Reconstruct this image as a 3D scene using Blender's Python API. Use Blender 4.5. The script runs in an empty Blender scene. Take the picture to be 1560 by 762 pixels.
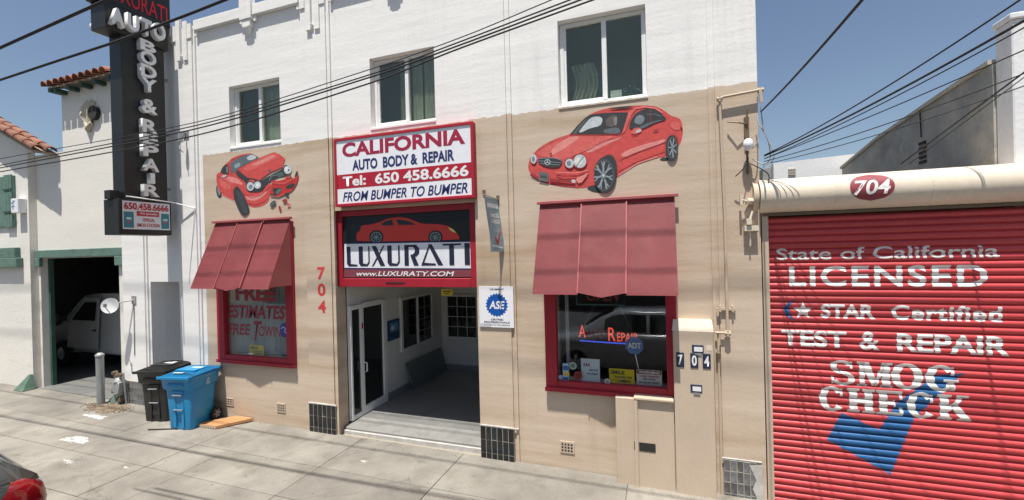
import bpy, bmesh, math, random
from mathutils import Vector, Matrix
random.seed(7)
S = bpy.context.scene
COL = S.collection
# ------------------------------------------------------------------ camera
F, YAW, PIT, ROL = 655.0, -0.330913, -0.002325, -0.025151
CAM = Vector((0, -5.5, 2.87))
w_ = Vector((math.sin(YAW)*math.cos(PIT), math.cos(YAW)*math.cos(PIT), math.sin(PIT)))
r0 = Vector((math.cos(YAW), -math.sin(YAW), 0)); u0 = r0.cross(w_)
r_ = r0*math.cos(ROL)+u0*math.sin(ROL); u_ = -r0*math.sin(ROL)+u0*math.cos(ROL)
cam = bpy.data.cameras.new('camera'); co = bpy.data.objects.new('camera', cam); COL.objects.link(co)
cam.sensor_width = 36; cam.lens = F/1560*36; cam.clip_end = 3000; cam.clip_start = 0.05
co.matrix_world = Matrix(((r_.x, u_.x, -w_.x, CAM.x), (r_.y, u_.y, -w_.y, CAM.y), (r_.z, u_.z, -w_.z, CAM.z), (0, 0, 0, 1)))
S.camera = co
def at(px, py, Y=0.0):
    """survey helper: the point of the vertical plane y=Y measured at a photo pixel"""
    d = w_*F + r_*(px-780) - u_*(py-381)
    return CAM + d*((Y+5.5)/d.y)
# ------------------------------------------------------------------ sky, sun, exposure
SUN_EL, SUN_AZ = 72.6, 2.0      # azimuth: degrees from the street normal
W = bpy.data.worlds.new("World"); S.world = W; W.use_nodes = True
nt = W.node_tree; bg = nt.nodes['Background']
sky = nt.nodes.new('ShaderNodeTexSky'); sky.sky_type = 'NISHITA'; sky.sun_disc = False
sky.sun_elevation = math.radians(SUN_EL); sky.sun_rotation = math.radians(180+SUN_AZ)
sky.air_density = 1.0; sky.dust_density = 1.6; sky.ozone_density = 0.35
nt.links.new(sky.outputs[0], bg.inputs[0]); bg.inputs[1].default_value = 0.08
sl = bpy.data.lights.new('sun', 'SUN'); sl.energy = 4.6; sl.angle = math.radians(0.5); sl.color = (1, .955, .89)
so = bpy.data.objects.new('sun', sl); COL.objects.link(so)
e, a = math.radians(SUN_EL), math.radians(SUN_AZ)
sd = Vector((-math.sin(a)*math.cos(e), -math.cos(a)*math.cos(e), math.sin(e)))   # towards the sun
so.rotation_euler = sd.to_track_quat('Z', 'Y').to_euler(); so.location = (0, -10, 20)
S.view_settings.view_transform = 'Standard'; S.view_settings.look = 'None'
S.view_settings.exposure = 0.55; S.view_settings.gamma = 1
S.cycles.max_bounces = 8; S.cycles.transparent_max_bounces = 12
S.cycles.use_denoising = True
# ------------------------------------------------------------------ materials
def N(t, ty, **k):
    n = t.nodes.new(ty)
    for a_, b_ in k.items():
        if a_.startswith('i_'): n.inputs[a_[2:].replace('_', ' ')].default_value = b_
        else: setattr(n, a_, b_)
    return n
def mat(name, col, rough=.7, metal=0, var=.12, vs=3.0, bump=0.0, bs=40.0, stretch=(1, 1, 1), rnd=0.0, dark=None, dk=(.5, .62), ds=4.0,
        spec=.5, emit=None, es=0, coat=0, lines=0, attr=None, fine=0.06):
    m = bpy.data.materials.new(name); m.use_nodes = True; t = m.node_tree; L = t.links
    p = t.nodes['Principled BSDF']
    p.inputs['Roughness'].default_value = rough; p.inputs['Metallic'].default_value = metal
    p.inputs['Specular IOR Level'].default_value = spec; p.inputs['Coat Weight'].default_value = coat
    tc = N(t, 'ShaderNodeTexCoord'); mp = N(t, 'ShaderNodeMapping'); mp.inputs['Scale'].default_value = stretch
    L.new(tc.outputs['Object'], mp.inputs[0])
    n1 = N(t, 'ShaderNodeTexNoise', i_Scale=vs, i_Detail=6.0, i_Roughness=.6); L.new(mp.outputs[0], n1.inputs['Vector'])
    n2 = N(t, 'ShaderNodeTexNoise', i_Scale=bs, i_Detail=4.0, i_Roughness=.65); L.new(tc.outputs['Object'], n2.inputs['Vector'])
    r1 = N(t, 'ShaderNodeMapRange'); r1.inputs[1].default_value = .3; r1.inputs[2].default_value = .7
    r1.inputs[3].default_value = 1-var; r1.inputs[4].default_value = 1+var*.6; L.new(n1.outputs[0], r1.inputs[0])
    r2 = N(t, 'ShaderNodeMapRange'); r2.inputs[1].default_value = .3; r2.inputs[2].default_value = .7
    r2.inputs[3].default_value = 1-fine; r2.inputs[4].default_value = 1+fine; L.new(n2.outputs[0], r2.inputs[0])
    mu = N(t, 'ShaderNodeMath', operation='MULTIPLY'); L.new(r1.outputs[0], mu.inputs[0]); L.new(r2.outputs[0], mu.inputs[1])
    out = mu.outputs[0]
    if rnd:
        oi = N(t, 'ShaderNodeObjectInfo'); r3 = N(t, 'ShaderNodeMapRange'); r3.inputs[3].default_value = 1-rnd; r3.inputs[4].default_value = 1+rnd
        L.new(oi.outputs['Random'], r3.inputs[0]); m2 = N(t, 'ShaderNodeMath', operation='MULTIPLY')
        L.new(out, m2.inputs[0]); L.new(r3.outputs[0], m2.inputs[1]); out = m2.outputs[0]
    vm = N(t, 'ShaderNodeVectorMath', operation='SCALE'); L.new(out, vm.inputs['Scale'])
    if attr:
        at_ = N(t, 'ShaderNodeAttribute', attribute_name=attr); L.new(at_.outputs['Color'], vm.inputs[0])
    else: vm.inputs[0].default_value = col[:3]
    c = vm.outputs[0]
    if dark:
        n4 = N(t, 'ShaderNodeTexNoise', i_Scale=ds, i_Detail=8.0, i_Roughness=.7); L.new(mp.outputs[0], n4.inputs['Vector'])
        r4 = N(t, 'ShaderNodeMapRange'); r4.inputs[1].default_value = dk[0]; r4.inputs[2].default_value = dk[1]; L.new(n4.outputs[0], r4.inputs[0])
        mx = N(t, 'ShaderNodeMix', data_type='RGBA'); L.new(r4.outputs[0], mx.inputs[0]); L.new(c, mx.inputs[6]); mx.inputs[7].default_value = (*dark, 1); c = mx.outputs[2]
    L.new(c, p.inputs['Base Color'])
    if bump:
        b = N(t, 'ShaderNodeBump', i_Strength=bump, i_Distance=.01); L.new(n2.outputs[0], b.inputs['Height'])
        nb = b
        if lines:   # board-formed concrete: faint horizontal ledges
            sx = N(t, 'ShaderNodeSeparateXYZ'); L.new(tc.outputs['Object'], sx.inputs[0])
            nz = N(t, 'ShaderNodeTexNoise', i_Scale=1.0, i_Detail=3.0)
            mm = N(t, 'ShaderNodeMapping'); mm.inputs['Scale'].default_value = (.8, 1, 5.5); L.new(tc.outputs['Object'], mm.inputs[0]); L.new(mm.outputs[0], nz.inputs['Vector'])
            b2 = N(t, 'ShaderNodeBump', i_Strength=lines, i_Distance=.06); L.new(nz.outputs[0], b2.inputs['Height']); L.new(b.outputs[0], b2.inputs['Normal']); nb = b2
        L.new(nb.outputs[0], p.inputs['Normal'])
    if emit:
        p.inputs['Emission Color'].default_value = (*emit, 1); p.inputs['Emission Strength'].default_value = es
    return m
def wallmat():
    """board-formed concrete painted white above and beige below a hand-cut line"""
    m = mat('painted_concrete', (.83, .815, .78), .85, var=.04, vs=1.2, bump=.22, bs=26, lines=.10, stretch=(.35, 1, 3), fine=.035)
    t = m.node_tree; L = t.links; p = t.nodes['Principled BSDF']
    base = p.inputs['Base Color'].links[0].from_node
    tc = [n for n in t.nodes if n.type == 'TEX_COORD'][0]
    sx = N(t, 'ShaderNodeSeparateXYZ'); L.new(tc.outputs['Object'], sx.inputs[0])
    nn = N(t, 'ShaderNodeTexNoise', i_Scale=9.0, i_Detail=3.0); L.new(tc.outputs['Object'], nn.inputs['Vector'])
    s = N(t, 'ShaderNodeMath', operation='MULTIPLY_ADD'); s.inputs[1].default_value = .06; L.new(nn.outputs[0], s.inputs[0]); L.new(sx.outputs[2], s.inputs[2])
    lt = N(t, 'ShaderNodeMath', operation='LESS_THAN'); lt.inputs[1].default_value = 4.71; L.new(s.outputs[0], lt.inputs[0])
    gt = N(t, 'ShaderNodeMath', operation='GREATER_THAN'); gt.inputs[1].default_value = -7.70+3.5; L.new(sx.outputs[0], gt.inputs[0])
    an = N(t, 'ShaderNodeMath', operation='MULTIPLY'); L.new(lt.outputs[0], an.inputs[0]); L.new(gt.outputs[0], an.inputs[1])
    # beige: broad rusty/ochre drifts along the boards
    mp = N(t, 'ShaderNodeMapping'); mp.inputs['Scale'].default_value = (.28, 1, 2.6); L.new(tc.outputs['Object'], mp.inputs[0])
    n3 = N(t, 'ShaderNodeTexNoise', i_Scale=1.0, i_Detail=7.0, i_Roughness=.62); L.new(mp.outputs[0], n3.inputs['Vector'])
    cr = N(t, 'ShaderNodeValToRGB'); cr.color_ramp.elements[0].position = .33; cr.color_ramp.elements[0].color = (.44, .325, .215, 1)
    cr.color_ramp.elements[1].position = .66; cr.color_ramp.elements[1].color = (.61, .505, .39, 1)
    e_ = cr.color_ramp.elements.new(.48); e_.color = (.55, .44, .33, 1); L.new(n3.outputs[0], cr.inputs[0])
    # hairline cracks / pinholes
    mp2 = N(t, 'ShaderNodeMapping'); mp2.inputs['Scale'].default_value = (1.1, 1, 5); L.new(tc.outputs['Object'], mp2.inputs[0])
    n5 = N(t, 'ShaderNodeTexNoise', i_Scale=5.0, i_Detail=9.0, i_Roughness=.75); L.new(mp2.outputs[0], n5.inputs['Vector'])
    r5 = N(t, 'ShaderNodeMapRange'); r5.inputs[1].default_value = .665; r5.inputs[2].default_value = .72; r5.inputs[3].default_value = 1; r5.inputs[4].default_value = .62; L.new(n5.outputs[0], r5.inputs[0])
    # rain streaks run down the paint, splash dirt low on the beige
    mp3 = N(t, 'ShaderNodeMapping'); mp3.inputs['Scale'].default_value = (7, 1, .45); L.new(tc.outputs['Object'], mp3.inputs[0])
    n6 = N(t, 'ShaderNodeTexNoise', i_Scale=1.0, i_Detail=5.0, i_Roughness=.6); L.new(mp3.outputs[0], n6.inputs['Vector'])
    n7 = N(t, 'ShaderNodeTexNoise', i_Scale=.5, i_Detail=3.0); L.new(tc.outputs['Object'], n7.inputs['Vector'])
    r6 = N(t, 'ShaderNodeMapRange'); r6.inputs[1].default_value = .52; r6.inputs[2].default_value = .75; L.new(n6.outputs[0], r6.inputs[0])
    r7 = N(t, 'ShaderNodeMapRange'); r7.inputs[1].default_value = .45; r7.inputs[2].default_value = .65; L.new(n7.outputs[0], r7.inputs[0])
    m67 = N(t, 'ShaderNodeMath', operation='MULTIPLY'); L.new(r6.outputs[0], m67.inputs[0]); L.new(r7.outputs[0], m67.inputs[1])
    m68 = N(t, 'ShaderNodeMath', operation='MULTIPLY_ADD'); m68.inputs[1].default_value = -.13; m68.inputs[2].default_value = 1.0; L.new(m67.outputs[0], m68.inputs[0])
    mm5 = N(t, 'ShaderNodeMath', operation='MULTIPLY'); L.new(r5.outputs[0], mm5.inputs[0]); L.new(m68.outputs[0], mm5.inputs[1]); r5 = mm5
    mx = N(t, 'ShaderNodeMix', data_type='RGBA'); L.new(an.outputs[0], mx.inputs[0]); L.new(base.outputs[0], mx.inputs[6]); L.new(cr.outputs[0], mx.inputs[7])
    vm = N(t, 'ShaderNodeVectorMath', operation='SCALE'); L.new(mx.outputs[2], vm.inputs[0]); L.new(r5.outputs[0], vm.inputs['Scale'])
    L.new(vm.outputs[0], p.inputs['Base Color'])
    return m
def concrete_marks(m):
    t = m.node_tree; L = t.links; p = t.nodes['Principled BSDF']; src = p.inputs['Base Color'].links[0].from_socket
    g_ = N(t, 'ShaderNodeNewGeometry')
    v = N(t, 'ShaderNodeTexVoronoi', feature='DISTANCE_TO_EDGE', i_Scale=.3); wn = N(t, 'ShaderNodeTexNoise', i_Scale=2.5, i_Detail=6.0)
    L.new(g_.outputs['Position'], wn.inputs['Vector']); ad = N(t, 'ShaderNodeVectorMath', operation='MULTIPLY_ADD'); ad.inputs[1].default_value = (.5, .5, 0)
    L.new(wn.outputs['Color'], ad.inputs[0]); L.new(g_.outputs['Position'], ad.inputs[2]); L.new(ad.outputs[0], v.inputs['Vector'])
    r1 = N(t, 'ShaderNodeMapRange'); r1.inputs[1].default_value = .0; r1.inputs[2].default_value = .003; r1.inputs[3].default_value = .78; r1.inputs[4].default_value = 1; L.new(v.outputs['Distance'], r1.inputs[0])
    v2 = N(t, 'ShaderNodeTexVoronoi', i_Scale=4.5); L.new(g_.outputs['Position'], v2.inputs['Vector'])
    r2 = N(t, 'ShaderNodeMapRange'); r2.inputs[1].default_value = .05; r2.inputs[2].default_value = .09; r2.inputs[3].default_value = .66; r2.inputs[4].default_value = 1; L.new(v2.outputs['Distance'], r2.inputs[0])
    n3 = N(t, 'ShaderNodeTexNoise', i_Scale=.9, i_Detail=7.0, i_Roughness=.65); L.new(g_.outputs['Position'], n3.inputs['Vector'])
    r3 = N(t, 'ShaderNodeMapRange'); r3.inputs[1].default_value = .38; r3.inputs[2].default_value = .62; r3.inputs[3].default_value = .80; r3.inputs[4].default_value = 1.12; L.new(n3.outputs[0], r3.inputs[0])
    a_ = N(t, 'ShaderNodeMath', operation='MULTIPLY'); L.new(r1.outputs[0], a_.inputs[0]); L.new(r2.outputs[0], a_.inputs[1])
    b_ = N(t, 'ShaderNodeMath', operation='MULTIPLY'); L.new(a_.outputs[0], b_.inputs[0]); L.new(r3.outputs[0], b_.inputs[1])
    s_ = N(t, 'ShaderNodeVectorMath', operation='SCALE'); L.new(src, s_.inputs[0]); L.new(b_.outputs[0], s_.inputs['Scale']); L.new(s_.outputs[0], p.inputs['Base Color'])
def fade_edges(m):
    t = m.node_tree; L = t.links; p = t.nodes['Principled BSDF']; g_ = N(t, 'ShaderNodeNewGeometry')
    n = N(t, 'ShaderNodeTexNoise', i_Scale=14.0, i_Detail=8.0, i_Roughness=.7); L.new(g_.outputs['Position'], n.inputs['Vector'])
    r = N(t, 'ShaderNodeMapRange'); r.inputs[1].default_value = .34; r.inputs[2].default_value = .50; r.inputs[3].default_value = .0; r.inputs[4].default_value = .95; L.new(n.outputs[0], r.inputs[0]); L.new(r.outputs[0], p.inputs['Alpha'])
def glassmat(name, tint=(.75, .8, .8), f=1.0, gc=(.9, .95, 1)):
    m = bpy.data.materials.new(name); m.use_nodes = True; t = m.node_tree; L = t.links
    t.nodes.remove(t.nodes['Principled BSDF']); o = t.nodes['Material Output']
    tr = N(t, 'ShaderNodeBsdfTransparent'); tr.inputs[0].default_value = (*tint, 1)
    gl = N(t, 'ShaderNodeBsdfGlossy'); gl.inputs['Roughness'].default_value = .02; gl.inputs[0].default_value = (*gc, 1)
    fw_ = N(t, 'ShaderNodeLayerWeight'); fw_.inputs[0].default_value = .5; fr = N(t, 'ShaderNodeMath', operation='POWER'); fr.inputs[1].default_value = 4.0; L.new(fw_.outputs['Facing'], fr.inputs[0])
    tc = N(t, 'ShaderNodeTexCoord'); nn = N(t, 'ShaderNodeTexNoise', i_Scale=1.3, i_Detail=1.0); L.new(tc.outputs['Object'], nn.inputs['Vector'])
    b = N(t, 'ShaderNodeBump', i_Strength=.08, i_Distance=.05); L.new(nn.outputs[0], b.inputs['Height']); L.new(b.outputs[0], gl.inputs['Normal'])
    mu = N(t, 'ShaderNodeMath', operation='MULTIPLY_ADD'); mu.inputs[1].default_value = .8; mu.inputs[2].default_value = .045*f; L.new(fr.outputs[0], mu.inputs[0])
    mx = N(t, 'ShaderNodeMixShader'); L.new(mu.outputs[0], mx.inputs[0]); L.new(tr.outputs[0], mx.inputs[1]); L.new(gl.outputs[0], mx.inputs[2]); L.new(mx.outputs[0], o.inputs[0])
    return m
M = dict(
    wall=wallmat(),
    beige=mat('beige_paint', (.545, .44, .33), .75, var=.08, bump=.15, bs=60, vs=2, dark=(.36, .24, .13), dk=(.66, .8), ds=3),
    white=mat('white_paint', (.78, .78, .77), .8, var=.05, vs=2, bump=.35, bs=25, dark=(.5, .46, .4), dk=(.68, .85), ds=3),
    stucco=mat('cream_stucco', (.76, .73, .66), .9, var=.06, vs=.9, bump=.6, bs=30, stretch=(.4, 1, 2.5), dark=(.58, .53, .45), dk=(.6, .8), ds=2),
    vinyl=mat('white_vinyl', (.8, .8, .78), .4, var=.03, bump=.03),
    glass=glassmat('window_glass', (.96, .97, .965)), dglass=glassmat('dim_window_glass', (.82, .86, .82), 1.7, (.80, .80, .66)), shopglass=glassmat('shop_window_glass', (.95, .975, .965), 1.7),
    red=mat('red_frame_paint', (.36, .012, .028), .5, var=.12, vs=4, bump=.12, bs=50, dark=(.2, .01, .015), dk=(.62, .75), ds=6),
    awn=mat('faded_red_awning_metal', (.40, .10, .105), .6, var=.16, vs=1.6, bump=.05, bs=30, dark=(.40, .13, .125), dk=(.52, .72), ds=3.5, stretch=(1, 1, 1)),
    slat=mat('red_slat_paint', (.53, .058, .063), .42, var=.14, vs=2.4, bump=.1, bs=25, rnd=.07, dark=(.38, .035, .04), dk=(.58, .75), ds=5, stretch=(.3, 1, 1)),
    cream=mat('cream_enamel', (.70, .61, .48), .5, var=.08, vs=1.5, bump=.05, bs=20, dark=(.45, .32, .18), dk=(.68, .8), ds=3),
    tile=mat('black_glazed_tile', (.008, .013, .018), .12, var=.3, vs=5, bump=.12, bs=25, rnd=.6, spec=.6),
    grout=mat('grout', (.33, .29, .23), .95, var=.2, bump=.3),
    gtile=mat('weathered_grey_tile', (.13, .135, .14), .4, var=.35, vs=5, bump=.15, bs=25, rnd=.35, dark=(.45, .45, .43), dk=(.58, .75), ds=7),
    conc=mat('sidewalk_concrete', (.25, .232, .198), .92, var=.2, vs=1.4, bump=.5, bs=70, rnd=.13, dark=(.17, .155, .125), dk=(.52, .72), ds=2.2, fine=.14),
    apron=mat('apron_concrete', (.24, .235, .22), .85, var=.18, vs=3, bump=.4, bs=60, dark=(.15, .14, .13), dk=(.55, .75), ds=4, fine=.1),
    floor=mat('sealed_floor', (.21, .21, .20), .35, var=.2, vs=2, bump=.08, bs=20, dark=(.15, .15, .145), dk=(.55, .75), ds=3),
    asphalt=mat('asphalt', (.075, .075, .076), .95, var=.2, vs=2, bump=.6, bs=90, fine=.25),
    soil=mat('dry_soil', (.21, .16, .11), 1, var=.35, vs=9, bump=1.0, bs=60, fine=.3),
    earth=mat('far_ground', (.16, .14, .11), 1, var=.3),
    stain=mat('white_spill', (.50, .485, .45), .9, var=.25, vs=8, bump=.2),
    inner=mat('foyer_wall', (.76, .76, .72), .8, var=.05, bump=.08, bs=50),
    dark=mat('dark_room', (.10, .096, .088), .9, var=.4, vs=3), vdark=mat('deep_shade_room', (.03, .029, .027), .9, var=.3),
    black=mat('black_sign_paint', (.010, .011, .010), .5, var=.3, vs=3, bump=.05), rubber=mat('rubber', (.02, .02, .02), .85),
    letter=mat('white_channel_letter', (.76, .76, .74), .45, var=.12, vs=6, dark=(.35, .33, .3), dk=(.62, .8), ds=6),
    neonred=mat('unlit_red_letter', (.62, .01, .02), .4, var=.1),
    signw=mat('sign_white', (.82, .82, .84), .35, var=.04, vs=2), signr=mat('sign_crimson', (.42, .012, .03), .4, var=.1, vs=5),
    letr=mat('sign_letter_crimson', (.34, .012, .05), .45, var=.12), navy=mat('sign_letter_navy', (.02, .03, .13), .45, var=.1),
    ink=mat('sign_letter_ink', (.018, .025, .06), .5, var=.15), printw=mat('printed_white', (.8, .8, .8), .5, var=.04),
    slatw=mat('white_slat_paint', (.82, .80, .76), .45, var=.12, vs=4, dark=(.55, .42, .38), dk=(.62, .8), ds=6),
    slatb=mat('blue_slat_paint', (.012, .10, .27), .4, var=.12, vs=4),
    wred=mat('window_paint_red', (.30, .025, .045), .5, var=.15), red704=mat('painted_number_red', (.62, .05, .05), .7, var=.15, bump=.2),
    bluebin=mat('blue_plastic', (.012, .235, .49), .38, var=.1, vs=3, bump=.06, bs=60, dark=(.05, .25, .48), dk=(.6, .8), ds=5),
    blackbin=mat('black_plastic', (.022, .023, .022), .42, var=.15, vs=3, bump=.06, bs=60, dark=(.06, .058, .05), dk=(.6, .8), ds=5),
    stick=mat('white_print', (.75, .77, .78), .5), card=mat('cardboard', (.47, .235, .10), .85, var=.15, vs=4, bump=.1), cardp=mat('cardboard_edge', (.55, .47, .38), .9, var=.4, vs=30),
    galv=mat('galvanised_steel', (.36, .38, .39), .45, metal=.5, var=.2, vs=8, dark=(.2, .19, .17), dk=(.6, .75), ds=8),
    mgrey=mat('meter_grey', (.33, .34, .34), .5, metal=.2, var=.2, vs=9), brass=mat('valve_brown', (.18, .13, .08), .6, metal=.3),
    green=mat('faded_green_paint', (.115, .20, .16), .7, var=.2, vs=5, bump=.1, dark=(.06, .11, .09), dk=(.55, .7), ds=6),
    dgreen=mat('dark_green_paint', (.035, .09, .065), .7, var=.2), cone=mat('green_guard_paint', (.09, .16, .115), .7, var=.3, vs=10, dark=(.35, .12, .07), dk=(.6, .68), ds=6),
    terra=mat('terracotta', (.27, .10, .06), .85, var=.3, vs=6, bump=.4, bs=40, rnd=.45, dark=(.24, .17, .11), dk=(.5, .68), ds=7),
    mortar=mat('roof_mortar', (.3, .23, .17), .95, var=.2),
    vanp=mat('van_white', (.50, .51, .49), .3, var=.04, coat=.3), tyre=mat('tyre', (.018, .018, .018), .8, bump=.1), chrome=mat('bright_metal', (.6, .62, .64), .2, metal=.9),
    carp=mat('dark_car_paint', (.013, .014, .014), .18, var=.05, coat=1.0, spec=.6), carglass=mat('car_glass', (.012, .016, .014), .05, spec=.8, var=.05),
    tail=mat('tail_lamp_red', (.22, .004, .008), .12, var=.25, vs=14, coat=1.0), plate=mat('bumper_black', (.02, .02, .02), .5),
    cable=mat('cable_black', (.022, .02, .022), .7), cableg=mat('cable_grey', (.30, .31, .31), .6),
    blind=mat('vertical_blind', (.46, .52, .53), .75, var=.1), greywall=mat('grey_stained_concrete', (.36, .36, .335), .95, var=.3, vs=1.3, bump=.5, bs=25, dark=(.46, .44, .38), dk=(.48, .62), ds=1.6, fine=.12),
    coping=mat('coping_paint', (.5, .46, .38), .85), board=mat('grey_board', (.16, .185, .18), .6, var=.06),
    dish=mat('dish_grey', (.66, .67, .66), .45, var=.05), curt=mat('curtain', (.50, .50, .40), .9, var=.3, vs=8, stretch=(4, 1, .5)),
    art=mat('mural_print', (1, 1, 1), .8, var=.14, vs=12, bump=.3, bs=26, attr='col', fine=.08), print=mat('sign_print', (1, 1, 1), .4, var=.07, vs=4, attr='col', fine=.03),
    neon=mat('lit_red_neon', (.8, .06, .04), .4, emit=(1, .09, .05), es=.55), neonb=mat('lit_blue_neon', (.05, .1, .7), .4, emit=(.06, .12, .9), es=.5), neong=mat('dim_neon_tube', (.08, .25, .22), .4), neond=mat('dull_red_neon_tube', (.40, .05, .04), .4),
)
concrete_marks(M['conc']); M['spill'] = mat('faded_white_spill', (.6, .59, .56), .9, var=.2, vs=8); fade_edges(M['spill'])
# ------------------------------------------------------------------ builders
WL = {}
def wl(o): return WL.get(o.name, Vector((0, 0, 0))) if o else Vector((0, 0, 0))
def root(name, loc, label, cat, group=None):
    o = bpy.data.objects.new(name, None); COL.objects.link(o); o.empty_display_size = .2
    o.location = loc; o['label'] = label; o['category'] = cat
    if group: o['group'] = group
    WL[o.name] = Vector(loc); return o
def tag(o, label, cat, group=None):
    o['label'] = label; o['category'] = cat
    if group: o['group'] = group
    return o
class B:
    def __init__(s): s.b = bmesh.new()
    def poly(s, pts):
        try: return s.b.faces.new([s.b.verts.new(p) for p in pts])
        except ValueError: return None
    def box(s, x0, x1, y0, y1, z0, z1, m=None):
        v = [Vector((x, y, z)) for x in (x0, x1) for y in (y0, y1) for z in (z0, z1)]
        if m is not None: v = [m @ q for q in v]
        v = [s.b.verts.new(q) for q in v]
        for f in ((0, 1, 3, 2), (4, 6, 7, 5), (0, 4, 5, 1), (2, 3, 7, 6), (0, 2, 6, 4), (1, 5, 7, 3)): s.b.faces.new([v[i] for i in f])
        return s
    def prism(s, pts, off):
        """pts: 3D polygon; off: extrusion vector"""
        off = Vector(off); a_ = [s.b.verts.new(p) for p in pts]; b_ = [s.b.verts.new(Vector(p)+off) for p in pts]; n = len(pts)
        s.b.faces.new(a_); s.b.faces.new(b_[::-1])
        for i in range(n): s.b.faces.new([a_[i], b_[i], b_[(i+1) % n], a_[(i+1) % n]])
        return s
    def tube(s, pts, r, seg=8, cap=True):
        pts = [Vector(p) for p in pts]; rs = r if isinstance(r, (list, tuple)) else [r]*len(pts); rings = []
        for i, p in enumerate(pts):
            d = (pts[min(i+1, len(pts)-1)]-pts[max(i-1, 0)])
            if d.length < 1e-9: d = Vector((0, 0, 1))
            d.normalize(); up = Vector((0, 0, 1)) if abs(d.z) < .9 else Vector((1, 0, 0)); a_ = d.cross(up).normalized(); b_ = d.cross(a_)
            rings.append([s.b.verts.new(p+(a_*math.cos(2*math.pi*k/seg)+b_*math.sin(2*math.pi*k/seg))*rs[i]) for k in range(seg)])
        for i in range(len(rings)-1):
            for k in range(seg): s.b.faces.new([rings[i][k], rings[i][(k+1) % seg], rings[i+1][(k+1) % seg], rings[i+1][k]])
        if cap: s.b.faces.new(rings[0][::-1]); s.b.faces.new(rings[-1])
        return s
    def loft(s, secs, cap=True):
        rings = [[s.b.verts.new(p) for p in q] for q in secs]; n = len(rings[0])
        for i in range(len(rings)-1):
            for k in range(n): s.b.faces.new([rings[i][k], rings[i][(k+1) % n], rings[i+1][(k+1) % n], rings[i+1][k]])
        if cap: s.b.faces.new(rings[0][::-1]); s.b.faces.new(rings[-1])
        return s
    def grid(s, rows):
        rings = [[s.b.verts.new(p) for p in q] for q in rows]
        for i in range(len(rings)-1):
            for k in range(len(rings[0])-1): s.b.faces.new([rings[i][k], rings[i][k+1], rings[i+1][k+1], rings[i+1][k]])
        return s
    def build(s, name, m, parent=None, smooth=False, bevel=0, xf=None, center=False, kind=None, ang=40, norm=True):
        if norm: bmesh.ops.recalc_face_normals(s.b, faces=s.b.faces)
        if xf is not None: s.b.transform(xf)
        if bevel:
            bmesh.ops.bevel(s.b, geom=list(s.b.edges), offset=bevel, segments=1 if bevel < .012 else 2, profile=.5, affect='EDGES', clamp_overlap=True)
        off = wl(parent).copy()
        if center and parent is None:
            xs = [v.co.x for v in s.b.verts]; ys = [v.co.y for v in s.b.verts]; zs = [v.co.z for v in s.b.verts]
            off = Vector(((min(xs)+max(xs))/2, (min(ys)+max(ys))/2, min(zs)))
        bmesh.ops.translate(s.b, verts=s.b.verts, vec=-off)
        me = bpy.data.meshes.new(name); s.b.to_mesh(me); s.b.free()
        me.materials.append(M[m] if isinstance(m, str) else m)
        if smooth:
            me.polygons.foreach_set('use_smooth', [True]*len(me.polygons)); me.set_sharp_from_angle(angle=math.radians(ang))
        o = bpy.data.objects.new(name, me); COL.objects.link(o)
        if parent: o.parent = parent; WL[o.name] = wl(parent)
        elif center: o.location = off; WL[o.name] = off
        if kind: o['kind'] = kind
        return o
def piece(me, name, parent, loc, rot=(0, 0, 0)):
    o = bpy.data.objects.new(name, me); COL.objects.link(o); o.parent = parent; o.location = Vector(loc)-wl(parent); o.rotation_euler = rot; return o
def bx(name, m, x0, x1, y0, y1, z0, z1, parent=None, bevel=0, **k): return B().box(x0, x1, y0, y1, z0, z1).build(name, m, parent, bevel=bevel, **k)
def bil(tl, tr, br, bl):
    tl, tr, br, bl = map(Vector, (tl, tr, br, bl))
    return lambda u, v: (bl*(1-u)+br*u)*(1-v)+(tl*(1-u)+tr*u)*v
def rect(x0, x1, z0, z1, y): return bil((x0, y, z1), (x1, y, z1), (x1, y, z0), (x0, y, z0))
def txt(s_, fn, m, parent, bold=.02, shear=0, name='lettering', ext=0, extdir=None, space=1.0, post=None, wspace=1.0):
    c = bpy.data.curves.new('t', 'FONT'); c.body = s_; c.size = 1; c.offset = bold; c.shear = shear; c.space_character = space; c.space_word = wspace
    c.fill_mode = 'BOTH' if not ext else 'BOTH'; c.extrude = ext/2; c.resolution_u = 4
    t = bpy.data.objects.new('t', c); COL.objects.link(t)
    dg = bpy.context.evaluated_depsgraph_get(); me = bpy.data.meshes.new_from_object(t.evaluated_get(dg))
    bpy.data.objects.remove(t); bpy.data.curves.remove(c)
    xs = [v.co.x for v in me.vertices]; ys = [v.co.y for v in me.vertices]; x0, x1, y0, y1 = min(xs), max(xs), min(ys), max(ys)
    off = wl(parent)
    nd = Vector(extdir) if extdir else Vector((0, -1, 0))
    for v in me.vertices:
        p = fn((v.co.x-x0)/(x1-x0), (v.co.y-y0)/(y1-y0))
        if ext: p = p+nd*(v.co.z+ext/2)
        v.co = p-off
    me.materials.clear(); me.materials.append(M[m]); me.name = name
    if post: post(me, off)
    o = bpy.data.objects.new(name, me); COL.objects.link(o); o.parent = parent; return o
def lin(c):   # sRGB 0-255 -> linear
    return tuple(((x/255)/12.92 if x/255 <= .04045 else ((x/255+.055)/1.055)**2.4) for x in c)
def ell(cx, cy, rx, ry, n=20, a=0):
    ca, sa = math.cos(math.radians(a)), math.sin(math.radians(a))
    return [(cx+rx*math.cos(t)*ca-ry*math.sin(t)*sa, cy+rx*math.cos(t)*sa+ry*math.sin(t)*ca) for t in [2*math.pi*k/n for k in range(n)]]
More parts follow.
